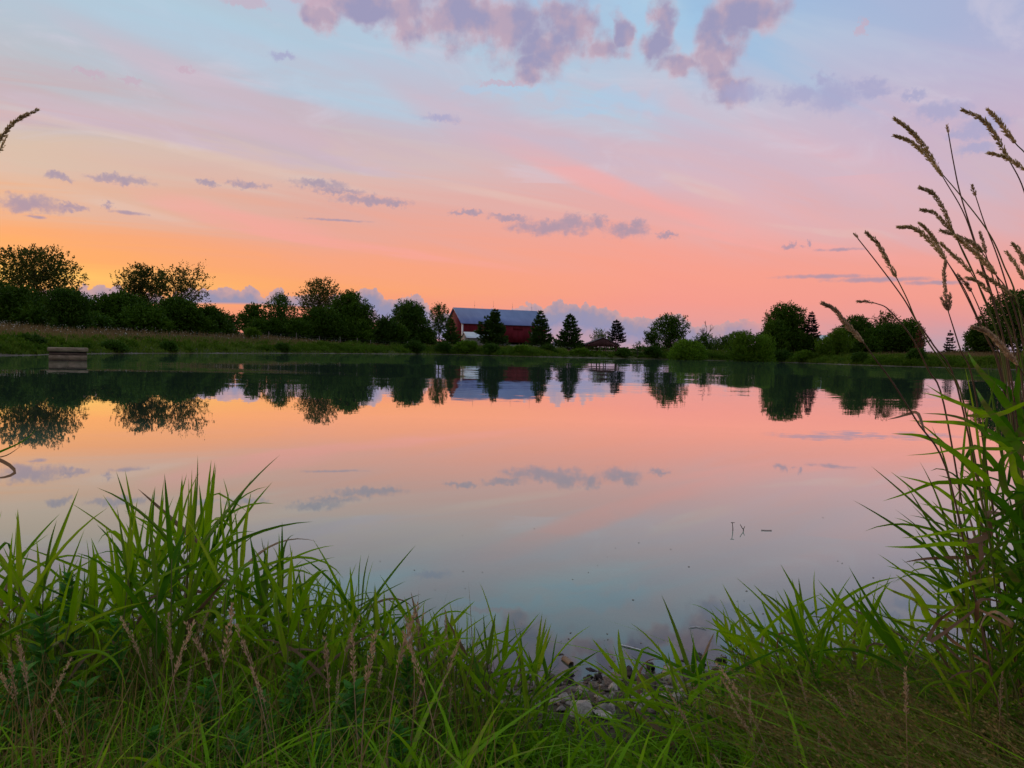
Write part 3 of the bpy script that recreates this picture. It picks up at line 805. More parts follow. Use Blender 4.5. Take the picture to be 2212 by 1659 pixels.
# wire fence along the top of the meadow
fence_px = [(18, 700, 118), (70, 702, 118), (128, 703, 119), (242, 706, 120), (300, 710, 124), (360, 716, 128), (430, 722, 134), (505, 726, 140), (580, 729, 146), (640, 731, 150), (690, 732, 152), (735, 733, 154), (772, 734, 156), (800, 736, 160), (880, 739, 168)]
fp = []
for px, py, d in fence_px:
    q = at(px, py, d); fp.append(Vector((q.x, q.y, gz(q.x, q.y))))
fen = tag(empty('wire_fence', fp[0]), 'weathered post and wire fence along the top of the meadow', 'fence')
for i, q in enumerate(fp):
    l = q - fp[0]; h = 1.5 + 0.15 * math.sin(i * 2.3)
    b = MB(); b.tube([(l.x, l.y, l.z - 0.4), (l.x + 0.02, l.y, l.z + h * 0.5), (l.x + 0.05 * math.sin(i), l.y, l.z + h)], [0.085, 0.08, 0.075], 6)
    b.tube([(l.x + 0.05 * math.sin(i), l.y, l.z + h), (l.x + 0.05 * math.sin(i), l.y, l.z + h + 0.03)], [0.075, 0.01], 6)
    obj('post', b.me('post', M_POST), fen)
for hh in (0.45, 0.85, 1.25):
    pts = [(q - fp[0]) + Vector((0, -0.09, hh)) for q in fp]
    b = MB(); b.tube([tuple(v) for v in pts], 0.012, 3); obj('wire', b.me('wire', M_IRON), fen)

# ------------------------------------------------------------------ trees
L_DARK = leaf_mat('leaves_dark', (0.018, 0.055, 0.002), (0.062, 0.130, 0.005), 0.5, trans=0.25)
L_MID = leaf_mat('leaves_mid', (0.018, 0.058, 0.004), (0.055, 0.118, 0.008), 0.5, trans=0.3)
L_OLIVE = leaf_mat('leaves_olive', (0.035, 0.045, 0.006), (0.085, 0.098, 0.012), 0.5, trans=0.35)
L_LIGHT = leaf_mat('leaves_light', (0.055, 0.125, 0.005), (0.115, 0.215, 0.009), 0.7, trans=0.35)
L_PALE = leaf_mat('leaves_pale', (0.09, 0.12, 0.035), (0.15, 0.18, 0.06), 0.7, trans=0.35)
L_PINE = leaf_mat('needles', (0.018, 0.055, 0.006), (0.055, 0.115, 0.012), 0.6, trans=0.15)
L_PINED = leaf_mat('needles_dark', (0.012, 0.018, 0.010), (0.030, 0.036, 0.018), 0.6, trans=0.15)
L_RED = leaf_mat('leaves_rust', (0.10, 0.035, 0.020), (0.17, 0.07, 0.035), 0.7, trans=0.3)

def cards(C, U, W, ln, wd):
    """kite-shaped leaves: centres C, along U, across W"""
    n = len(C)
    ln = np.broadcast_to(ln, (n,))[:, None]; wd = np.broadcast_to(wd, (n,))[:, None]
    nr = np.cross(U, W)
    V = np.stack([C, C + U * ln * 0.45 + W * wd * 0.5 + nr * ln * 0.06, C + U * ln, C + U * ln * 0.45 - W * wd * 0.5 + nr * ln * 0.06], 1)
    return V.reshape(-1, 3), np.arange(4 * n).reshape(n, 4)
def unit(n, g):
    v = g.normal(size=(n, 3))
    return v / (np.linalg.norm(v, axis=1)[:, None] + 1e-9)
def perp(U, g):
    r = unit(len(U), g)
    w = np.cross(U, r)
    return w / (np.linalg.norm(w, axis=1)[:, None] + 1e-9)

def branch_mesh(segs, mat):
    b = MB()
    for pts, rad in segs:
        b.tube(pts, rad, 5)
    return b.me('trunk', mat, True)

def broadleaf(name, label, base, H, W, mat, n=5200, cb=0.2, leaf=0.34, lobes=16, fill=1.0, up=0.35, shape=0.75, gaps=0.35, seed=0, group=None, cat='tree', lean=0.0, depthw=None, trunk_top=0.8, jag=0.15):
    g = np.random.default_rng(seed + 100)
    root = tag(empty(name, base, g.uniform(0, 6.28) * 0.0), label, cat, group)
    D = depthw or W
    zc0 = H * cb
    # lobes inside the crown envelope
    L = []
    for i in range(lobes):
        t = (i + 0.5) / lobes
        t = t ** 0.9
        env = (max(0.02, 1 - abs(2 * t - 0.85) ** 2.2 / (1.15 ** 2.2))) ** shape
        a = i * 2.39996 + g.uniform(-0.5, 0.5)
        rr_ = math.sqrt(g.uniform(0.12, 1.0)) * 0.72 * env
        c = np.array([math.cos(a) * rr_ * W / 2 + lean * t * H, math.sin(a) * rr_ * D / 2, zc0 + (H - zc0) * (0.08 + 0.84 * t)])
        r = (0.20 + 0.13 * g.random()) * min(W, H * 0.9) * (0.62 + 0.5 * env)
        r = min(r, (H - c[2]) * 0.95 + 0.10 * W * 0.3)
        L.append((c, max(r, 0.1 * W)))
    # trunk and limbs
    R0 = 0.018 * H + 0.05
    top = np.array([lean * H * 0.8, 0, H * trunk_top])
    k = np.linspace(0, 1, 7)[:, None]
    tr = k * top + np.stack([np.sin(k[:, 0] * 5 + seed) * 0.03 * W, np.cos(k[:, 0] * 4 + seed) * 0.03 * W, k[:, 0] * 0], 1) * k
    tr[0, 2] = -0.3
    segs = [(tr, R0 * (1 - 0.85 * k[:, 0]))]
    for c, r in L:
        tz = np.clip((c[2] - 0.25 * H) / (H * trunk_top), 0.12, 0.9)
        i0 = tz * 6; i1 = int(i0); f_ = i0 - i1
        p0 = tr[i1] * (1 - f_) + tr[min(i1 + 1, 6)] * f_
        mid = (p0 + c) / 2 + np.array([0, 0, -0.06 * H])
        pts = catmull([p0, mid, c], 6)
        rb = R0 * (1 - 0.85 * tz) * 0.5
        segs.append((pts, np.linspace(rb, rb * 0.25, 6)))
        for q in range(3):
            d = unit(1, g)[0]; d[2] = abs(d[2]) * 0.8 + 0.1
            segs.append((catmull([pts[3], pts[3] * 0.3 + (c + d * r * 0.5) * 0.7, c + d * r * 0.95], 4), np.linspace(rb * 0.4, rb * 0.08, 4)))
    obj('trunk', branch_mesh(segs, M_BARK), root)
    # twigs carrying leaves
    vol = np.array([r ** 2 for c, r in L]); vol /= vol.sum()
    per = 7
    dense = gaps < 0.2
    nt = int(n * fill * (2.6 if dense else 1.6) / per)
    leaf = leaf * (1.12 if dense else 1.0)
    idx = g.choice(len(L), nt, p=vol)
    Cn = np.array([c for c, r in L])[idx]; Rn = np.array([r for c, r in L])[idx]
    d = unit(nt, g)
    d[:, 2] = d[:, 2] * 0.85 + 0.12
    rad = g.uniform(0.25, 1.0, nt) ** 0.45
    P0 = Cn + d * (Rn * rad)[:, None] * np.array([1.0, D / W, 0.9])
    # gaps: drop twigs where a cheap noise is low
    ph = g.uniform(0, 6.28, 6); fq = 6.28 / (0.30 * W)
    ns = np.sin(P0[:, 0] * fq + ph[0] + 1.5 * np.sin(P0[:, 2] * fq * 0.7 + ph[1])) * np.sin(P0[:, 2] * fq * 1.1 + ph[2] + np.sin(P0[:, 1] * fq + ph[3])) 
    keep = (ns > -1 + gaps * 1.5) | (g.random(nt) < 0.25)
    P0, d = P0[keep], d[keep]
    nt = len(P0)
    tw = d * 0.8 + np.array([0, 0, up]) + unit(nt, g) * 0.45
    tw /= np.linalg.norm(tw, axis=1)[:, None]
    tl = leaf * g.uniform(1.2, 3.2, nt) * (1 + jag * (g.random(nt) < 0.15))
    s = (np.arange(per) + 0.5) / per
    C = P0[:, None, :] + tw[:, None, :] * (tl[:, None] * s[None, :])[:, :, None]
    C = C.reshape(-1, 3) + g.normal(size=(nt * per, 3)) * leaf * 0.2
    U = np.repeat(tw, per, 0) + unit(nt * per, g) * 0.9
    U /= np.linalg.norm(U, axis=1)[:, None]
    ok = C[:, 2] > 0.05
    C, U = C[ok], U[ok]
    sz = leaf * g.uniform(0.65, 1.25, len(C))
    V, Q = cards(C, U, perp(U, g), sz, sz * 0.62)
    o = obj('crown', mesh('crown', V, Q, mat), root)
    return root

def conifer(name, label, base, H, R, mat, seed=0, group=None, nw=26, droop=0.1, gap=0.0, twin=False, bare=0.06, tip=0.9, dens=1.0, nl=0.42):
    g = np.random.default_rng(seed + 500)
    root = tag(empty(name, base), label, 'tree', group)
    tops = [(0.0, H)] + ([(-R * 0.62, H * 0.80)] if twin else [])
    segs, Vs, Qs, nv = [], [], [], 0
    for ti, (ox, h) in enumerate(tops):
        k = np.linspace(0, 1, 6)
        tr = np.stack([ox * np.clip(k * 2.2 - 0.2, 0, 1) + 0.02 * R * np.sin(k * 6 + seed), 0 * k, k * h], 1)
        tr[0, 2] = -0.3
        segs.append((tr, (0.016 * H + 0.03) * (1.02 - k) * (0.6 if ti else 1)))
        n_w = nw if ti == 0 else nw // 2
        for w in range(n_w):
            t = bare + (1 - bare) * (w + g.uniform(-0.3, 0.3)) / n_w
            t = min(max(t, bare if ti == 0 else 0.45), 0.99)
            z = t * h
            Lmax = R * (1 - t) ** tip * (1.0 if ti == 0 else 0.9) + 0.12
            if gap and g.random() < gap:
                continue
            nb = 6 if ti == 0 else 4
            a0 = g.uniform(0, 6.28)
            for b_ in range(nb):
                a = a0 + b_ * 6.283 / nb + g.uniform(-0.35, 0.35)
                ln = Lmax * g.uniform(0.62, 1.12)
                m = 6
                u = np.linspace(0, 1, m)
                rise = g.uniform(-0.05, 0.22)
                xo = np.interp(z, tr[:, 2], tr[:, 0])
                pts = np.stack([xo + math.cos(a) * ln * u, math.sin(a) * ln * u, z + ln * (rise * u - droop * np.sin(u * 2.6) + 0.18 * u ** 3)], 1)
                segs.append((pts, 0.02 * ln * (1.05 - u) + 0.006))
                nc = max(6, int(dens * (10 + 16 * ln)))
                uu = g.uniform(0.12, 1.0, nc) ** 0.75
                C = np.stack([np.interp(uu, u, pts[:, i]) for i in range(3)], 1)
                side = np.array([-math.sin(a), math.cos(a), 0])
                wdt = 0.30 * ln * (1.12 - uu) + 0.08
                off = g.uniform(-1, 1, nc)
                C = C + side * (off * wdt)[:, None] + np.stack([0 * uu, 0 * uu, g.normal(0, 0.05 * ln ** 0.5, nc) + 0.03], 1)
                U = np.array([math.cos(a), math.sin(a), 0.25]) + side * (off * 1.1)[:, None] + g.normal(0, 0.35, (nc, 3)) + np.array([0, 0, 0.2])
                U /= np.linalg.norm(U, axis=1)[:, None]
                sz = nl * g.uniform(0.7, 1.3, nc) * (0.75 + 0.25 * ln / R)
                V, Q = cards(C, U, perp(U, g), sz, sz * 0.42)
                Vs.append(V); Qs.append(Q + nv); nv += len(V)
        # leader
        nc = 26
        C = np.stack([np.full(nc, ox) + g.normal(0, 0.06, nc), g.normal(0, 0.06, nc), h * g.uniform(0.94, 1.0, nc)], 1)
        U = np.stack([g.normal(0, 0.4, nc), g.normal(0, 0.4, nc), np.ones(nc)], 1); U /= np.linalg.norm(U, axis=1)[:, None]
        V, Q = cards(C, U, perp(U, g), nl * 0.8, nl * 0.28)
        Vs.append(V); Qs.append(Q + nv); nv += len(V)
    obj('trunk', branch_mesh(segs, M_BARK), root)
    obj('crown', mesh('crown', np.concatenate(Vs), np.concatenate(Qs), mat), root)
    return root

def bare_tree(name, label, base, H, spread, seed=0, group=None, levels=4, first=0.35):
    g = np.random.default_rng(seed + 900)
    root = tag(empty(name, base), label, 'tree', group)
    segs = []
    def grow(p, d, ln, r, lv):
        e = p + d * ln
        m = (p + e) / 2 + unit(1, g)[0] * ln * 0.06
        segs.append((catmull([p, m, e], 5), np.linspace(r, r * 0.55, 5)))
        if lv == 0:
            return
        for k in range(3 if lv > 1 else 3):
            dd = d + unit(1, g)[0] * spread + np.array([0, 0, 0.25])
            dd /= np.linalg.norm(dd)
            st = p + d * ln * g.uniform(0.55, 1.0)
            grow(st if k else e, dd, ln * g.uniform(0.58, 0.8), r * 0.5, lv - 1)
    grow(np.array([0, 0, -0.3]), np.array([0.02, 0, 1.0]), H * first, 0.014 * H + 0.03, levels)
    b = MB()
    for p, r in segs[:1]:
        b.tube(p, r, 6)
    obj('trunk', b.me('trunk', M_TWIG, True), root)
    b = MB()
    for p, r in segs[1:]:
        b.tube(p, np.maximum(r, 0.022), 4)
    obj('branches', b.me('branches', M_TWIG, True), root)
    return root
M_TWIG = plain_mat('dead_twigs', (0.10, 0.075, 0.065), (0.19, 0.15, 0.13), 4.0, 0.9)

def place(px, py, depth, wpx):
    """base, height and width in metres of a tree whose top is seen at a pixel and whose foot is on the ground"""
    q = at(px, py, depth)
    g0 = gz(q.x, q.y)
    return Vector((q.x, q.y, g0)), q.z - g0, wpx / FPX * depth

def BT(name, label, px, py, d, wpx, mat, **kw):
    b_, H, W = place(px, py, d, wpx)
    return broadleaf(name, label, b_, H * 0.98, W, mat, **kw)
def CT(label, px, py, d, wpx, mat, **kw):
    b_, H, W = place(px, py, d, wpx)
    return conifer(kw.pop('name', 'pine_tree'), label, b_, H, W / 2, mat, **kw)

# left meadow edge
BT('broadleaf_tree', 'tallest round tree with an open crown above the meadow', 78, 536, 128, 168, L_OLIVE, n=9500, cb=0.42, lobes=24, gaps=0.42, leaf=0.36, seed=1, shape=0.6)
BT('broadleaf_tree', 'dense dark tree under the tall open-crowned tree', 42, 628, 112, 130, L_DARK, n=7500, cb=0.03, lobes=20, gaps=0.1, leaf=0.34, seed=2)
BT('broadleaf_tree', 'rounded green tree at the end of the meadow clump', 146, 630, 104, 92, L_MID, n=7500, cb=0.0, lobes=18, gaps=0.05, leaf=0.28, seed=3, shape=0.5)
BT('broadleaf_tree', 'dark leafy tree leaning out of the frame edge by the meadow', -30, 600, 116, 150, L_DARK, n=6000, cb=0.05, lobes=18, gaps=0.12, leaf=0.34, seed=4)
BT('broadleaf_tree', 'small dim tree behind the cottage roof', 185, 648, 158, 70, L_DARK, n=3000, cb=0.1, lobes=12, gaps=0.3, seed=5)
# second clump
BT('broadleaf_tree', 'fan-shaped tree with upright sprays above a dense clump', 305, 574, 140, 104, L_OLIVE, n=6500, cb=0.38, lobes=22, gaps=0.40, up=1.3, leaf=0.32, seed=6, shape=0.55)
BT('broadleaf_tree', 'feathery open tree with drooping outer twigs', 394, 577, 138, 112, L_OLIVE, n=4200, cb=0.42, lobes=22, gaps=0.62, leaf=0.34, seed=7, shape=0.6, jag=1.6)
BT('broadleaf_tree', 'dense dark tree with a broad low crown behind the fence', 262, 640, 126, 150, L_DARK, n=9500, cb=0.02, lobes=24, gaps=0.06, leaf=0.34, seed=8)
BT('broadleaf_tree', 'dense dark tree below the feathery tree', 382, 652, 130, 134, L_DARK, n=8500, cb=0.02, lobes=24, gaps=0.06, leaf=0.34, seed=9)
BT('broadleaf_tree', 'low dark tree tapering off beside the feathery tree', 452, 668, 136, 70, L_DARK, n=4200, cb=0.02, lobes=14, gaps=0.15, seed=10)
BT('broadleaf_tree', 'low thin-leaved tree with pink sky showing through', 495, 682, 146, 52, L_DARK, n=2200, cb=0.05, lobes=12, gaps=0.4, seed=11)
# third clump
BT('broadleaf_tree', 'small dark round tree standing apart in the hedge line', 549, 661, 158, 52, L_DARK, n=3400, cb=0.05, lobes=14, gaps=0.15, seed=12)
BT('broadleaf_tree', 'pyramid-shaped tree with upright sprays and a pointed top', 605, 636, 160, 66, L_MID, n=4600, cb=0.04, lobes=18, gaps=0.25, up=1.2, leaf=0.34, seed=13, shape=1.2)
BT('broadleaf_tree', 'tall open tree with a wide airy top', 692, 601, 172, 92, L_OLIVE, n=6200, cb=0.25, lobes=22, gaps=0.42, leaf=0.38, seed=14, shape=0.6)
BT('broadleaf_tree', 'dark dense tree at the foot of the tall airy tree', 700, 668, 160, 100, L_DARK, n=6500, cb=0.02, lobes=18, gaps=0.08, leaf=0.36, seed=15)
BT('broadleaf_tree', 'dark dense tree with a stepped crown', 752, 630, 166, 84, L_DARK, n=7500, cb=0.02, lobes=22, gaps=0.12, leaf=0.38, seed=16)
BT('broadleaf_tree', 'narrow dark tree closing the dense clump', 789, 652, 164, 44, L_DARK, n=3400, cb=0.02, lobes=14, gaps=0.2, leaf=0.36, seed=17, shape=0.9)
BT('broadleaf_tree', 'low bushy tree before the bare twigs', 640, 694, 156, 90, L_DARK, n=4200, cb=0.0, lobes=14, gaps=0.12, seed=18)
BT('shrub', 'broad green shrub beside the pine-like tree', 832, 688, 172, 60, L_MID, n=3600, cb=0.0, lobes=14, gaps=0.15, seed=19, cat='shrub')
b_, H, W = place(818, 678, 178, 40)
bare_tree('bare_tree', 'leafless twiggy tree sticking out of a green shrub', b_, H, 0.55, seed=1, levels=3, first=0.5)
BT('broadleaf_tree', 'dense green tree with a knobbly pointed top by the barn', 885, 653, 184, 74, L_MID, n=7500, cb=0.0, lobes=20, gaps=0.10, leaf=0.38, seed=20, shape=0.85)
BT('broadleaf_tree', 'thin dark tree with gaps in front of the barn gable', 950, 657, 196, 46, L_DARK, n=3000, cb=0.25, lobes=14, gaps=0.45, leaf=0.38, seed=21)
CT('dark pine with long level branches before the barn gable', 975, 690, 192, 50, L_PINE, seed=1, nw=20, nl=0.55)
# pines before the barn
CT('tall pine with two tops in front of the barn', 1069, 669, 197, 70, L_PINE, seed=2, nw=22, gap=0.04, twin=True, nl=0.66, droop=0.05, tip=0.7, dens=1.6)
CT('bushy pine overlapping the barn window', 1168, 672, 194, 64, L_PINE, seed=3, nw=22, nl=0.58, tip=0.75, dens=1.2)
CT('full cone-shaped pine standing clear of the barn', 1232, 679, 190, 66, L_PINE, seed=4, nw=22, nl=0.58, tip=0.72, dens=1.2)
CT('sparse dark pine with bare trunk behind the pavilion', 1332, 692, 214, 50, L_PINED, seed=5, nw=17, nl=0.58, gap=0.05, dens=0.75, droop=0.02, tip=0.6, bare=0.22)
BT('broadleaf_tree', 'small pale tree behind the pavilion roof', 1297, 713, 205, 36, L_PALE, n=900, cb=0.3, lobes=12, gaps=0.5, leaf=0.34, up=1.3, seed=22)
BT('sapling', 'slim young sapling standing alone on the far bank', 1378, 738, 178, 16, L_MID, n=420, cb=0.1, lobes=8, gaps=0.4, leaf=0.26, seed=23, cat='sapling')
# right of the pavilion
BT('broadleaf_tree', 'dark lopsided tree with small see-through gaps', 1450, 682, 190, 66, L_DARK, n=5200, cb=0.1, lobes=18, gaps=0.28, leaf=0.42, seed=24, shape=0.7)
BT('broadleaf_tree', 'small ragged tree beside the lopsided dark tree', 1410, 712, 186, 36, L_DARK, n=1500, cb=0.15, lobes=10, gaps=0.4, leaf=0.38, seed=25)
b_, H, W = place(1416, 690, 196, 40)
bare_tree('bare_tree', 'leafless tree rising behind the ragged dark tree', b_, H, 0.45, seed=2, levels=4, first=0.36)
b_, H, W = place(1523, 692, 192, 50)
bare_tree('bare_tree', 'leafless tree fanning out above a dark shrub', b_, H, 0.55, seed=3, levels=4, first=0.36)
BT('shrub', 'dark shrub at the foot of the fanned-out leafless tree', 1522, 722, 190, 50, L_DARK, n=1900, cb=0.0, lobes=12, gaps=0.3, seed=26, cat='shrub')
BT('shrub', 'wide bright green shrub mound at the waterline near the pavilion', 1488, 738, 172, 100, L_LIGHT, n=9000, cb=0.0, lobes=26, gaps=0.0, leaf=0.24, up=0.5, seed=27, cat='shrub', shape=0.45)
BT('shrub', 'round bright green willow bush of two lobes at the waterline', 1606, 715, 168, 62, L_LIGHT, n=7000, cb=0.0, lobes=20, gaps=0.0, leaf=0.24, up=0.5, seed=28, cat='shrub', shape=0.4)
BT('shrub', 'smaller bright green willow bush beside the two-lobed bush', 1648, 724, 167, 50, L_LIGHT, n=5000, cb=0.0, lobes=18, gaps=0.0, leaf=0.24, up=0.5, seed=29, cat='shrub', shape=0.4)
BT('shrub', 'low dark thicket behind the willow bushes', 1590, 722, 205, 70, L_DARK, n=2600, cb=0.0, lobes=14, gaps=0.2, seed=30, cat='shrub')
BT('shrub', 'low dark thicket beside the leafless fanned tree', 1560, 727, 210, 60, L_DARK, n=2200, cb=0.0, lobes=14, gaps=0.2, seed=31, cat='shrub')
BT('broadleaf_tree', 'tall dense oval tree above the willow bushes', 1699, 657, 192, 74, L_DARK, n=8200, cb=0.02, lobes=24, gaps=0.08, leaf=0.40, seed=32, shape=0.6)
BT('broadleaf_tree', 'low dark tree between the willows and the tall oval tree', 1675, 692, 188, 60, L_DARK, n=3800, cb=0.0, lobes=16, gaps=0.12, leaf=0.36, seed=33)
CT('dark spruce with stiff layered boughs beside the tall oval tree', 1754, 674, 190, 58, L_PINED, seed=6, nw=24, nl=0.5, tip=0.8, dens=1.3, name='spruce_tree')
BT('shrub', 'light green willow shrub in front of the white farm shed', 1812, 712, 164, 56, L_LIGHT, n=4200, cb=0.0, lobes=18, gaps=0.12, leaf=0.26, up=0.7, seed=34, cat='shrub', shape=0.9)
BT('shrub', 'low light green shrub left of the taller willow shrub', 1782, 734, 162, 36, L_LIGHT, n=2200, cb=0.0, lobes=12, gaps=0.1, leaf=0.24, seed=35, cat='shrub')
BT('broadleaf_tree', 'dark spreading tree behind the willow shrub', 1852, 683, 190, 72, L_DARK, n=5800, cb=0.0, lobes=20, gaps=0.15, leaf=0.38, seed=36)
BT('broadleaf_tree', 'dark tree with reddish ragged top', 1912, 674, 192, 62, L_OLIVE, n=3600, cb=0.15, lobes=18, gaps=0.35, leaf=0.38, seed=37)
BT('broadleaf_tree', 'dark low tree beneath the ragged reddish-topped tree', 1925, 702, 186, 90, L_DARK, n=5600, cb=0.0, lobes=20, gaps=0.1, leaf=0.36, seed=38)
BT('broadleaf_tree', 'dark tree at the end of the right-hand thicket', 1968, 692, 184, 52, L_DARK, n=3600, cb=0.0, lobes=16, gaps=0.15, leaf=0.36, seed=39)
BT('shrub', 'slim rust-brown shrub at the end of the dark thicket', 1990, 700, 166, 18, L_RED, n=900, cb=0.0, lobes=10, gaps=0.2, leaf=0.24, up=1.2, seed=40, cat='shrub', shape=0.6)
CT('small lone spruce with open layers on the skyline', 2053, 715, 215, 26, L_PINED, seed=7, nw=10, nl=0.6, tip=0.9, dens=0.8, name='spruce_tree')
BT('broadleaf_tree', 'rounded dark tree beside the big tree behind the reeds', 2122, 704, 165, 66, L_DARK, n=4200, cb=0.02, lobes=18, gaps=0.15, leaf=0.36, seed=41)
BT('broadleaf_tree', 'big dark domed tree behind the seed heads', 2206, 630, 158, 140, L_DARK, n=8500, cb=0.05, lobes=24, gaps=0.12, leaf=0.38, seed=42, shape=0.5)

# hedge growth joining the clumps
hedge = [(205, 690, 118, 90, 'dark hedge bush at the foot of the dense clump by the cottage'), (320, 672, 122, 110, 'dark hedge bush under the fan-shaped tree'), (430, 694, 132, 70, 'dark hedge bush beside the feathery tree'), (480, 704, 140, 70, 'dark hedge bush at the low end of the clump'),
         (560, 700, 154, 60, 'dark hedge bush under the small round tree'), (600, 698, 156, 80, 'dark hedge bush under the pyramid-shaped tree'), (665, 690, 160, 90, 'dark hedge bush under the tall airy tree'), (760, 690, 162, 90, 'dark hedge bush under the stepped crown'),
         (90, 668, 110, 100, 'dark hedge bush between the meadow trees'), (10, 672, 112, 90, 'dark hedge bush at the outer end of the meadow'), (850, 706, 174, 70, 'dark hedge bush between shrub and knobbly tree'), (915, 712, 186, 60, 'dark hedge bush beside the knobbly tree'),
         (1660, 722, 190, 60, 'dark hedge bush under the tall oval tree'), (1730, 722, 190, 70, 'dark hedge bush under the stiff spruce'), (1880, 716, 186, 80, 'dark hedge bush under the spreading tree'), (1960, 720, 184, 60, 'dark hedge bush at the end of the thicket')]
for i, (px, py, d, w_, lb) in enumerate(hedge):
    BT('hedge_bush', lb, px, py, d, w_, L_DARK, n=4200, cb=0.0, lobes=18, gaps=0.0, leaf=0.36, seed=200 + i, cat='shrub', shape=0.4)

# ------------------------------------------------------------------ far bank: grasses, herbs and low growth
G_BANK = leaf_mat('bank_grass', (0.045, 0.095, 0.006), (0.110, 0.165, 0.014), 0.25, trans=0.3)
G_MEADOW = leaf_mat('meadow_grass', (0.12, 0.085, 0.030), (0.22, 0.155, 0.065), 0.2, trans=0.25)
G_FLOWER = leaf_mat('white_umbels', (0.45, 0.45, 0.36), (0.65, 0.64, 0.55), 1.0, trans=0.2)

L_BANK = leaf_mat('bank_leaves', (0.035, 0.095, 0.004), (0.105, 0.190, 0.010), 0.22, trans=0.35)
def ribbons(B, H, lean, wid, bend, seg=4, g=None, droop=0.0):
    """many grass blades in one mesh: bases B, heights H, lean direction vectors (n,2), half-widths wid"""
    n = len(B)
    s = np.linspace(0, 1, seg + 1)
    a = g.uniform(0, 2 * np.pi, n)
    side = np.stack([np.cos(a), np.sin(a), np.zeros(n)], 1)
    hx = lean[:, None, :] * (s[None, :, None] ** (1.6)) * bend[:, None, None] * H[:, None, None]
    z = H[:, None] * (s[None, :] - droop * bend[:, None] * s[None, :] ** 2.5)
    P = B[:, None, :] + np.concatenate([hx, z[:, :, None]], 2)
    w = wid[:, None] * np.clip((1 - s[None, :] ** 2.2), 0.02, 1)
    V = np.stack([P - side[:, None, :] * w[:, :, None], P + side[:, None, :] * w[:, :, None]], 2)
    i = (np.arange(n) * (seg + 1) * 2)[:, None] + (np.arange(seg) * 2)[None, :]
    Q = np.stack([i, i + 1, i + 3, i + 2], -1).reshape(-1, 4)
    return V.reshape(-1, 3), Q

def far_points(n, dmin, dmax, pw, g, xr=None):
    """random points on the far land, by distance from the waterline"""
    P = np.stack([SHORE[:, 0], SHORE[:, 1]], 1)
    ok = np.where((P[:, 1] > 40) & (P[:, 0] > -75) & (P[:, 0] < 130))[0]
    i = g.choice(ok, n)
    Tn = np.roll(P, -1, 0) - P
    Nn = np.stack([-Tn[:, 1], Tn[:, 0]], 1)
    Nn /= np.linalg.norm(Nn, axis=1)[:, None] + 1e-9
    d = dmin + (dmax - dmin) * g.random(n) ** pw
    u = g.random(n)[:, None]
    X = P[i] + Tn[i] * u
    S = X + Nn[i] * d[:, None]
    sd = shore_sd(S[:, 0], S[:, 1])
    bad = sd < 0
    S[bad] = (X - Nn[i] * d[:, None])[bad]
    sd = shore_sd(S[:, 0], S[:, 1])
    keep = sd > dmin * 0.5
    S, sd = S[keep], sd[keep]
    return S[:, 0], S[:, 1], ground_z(S[:, 0], S[:, 1], sd), sd

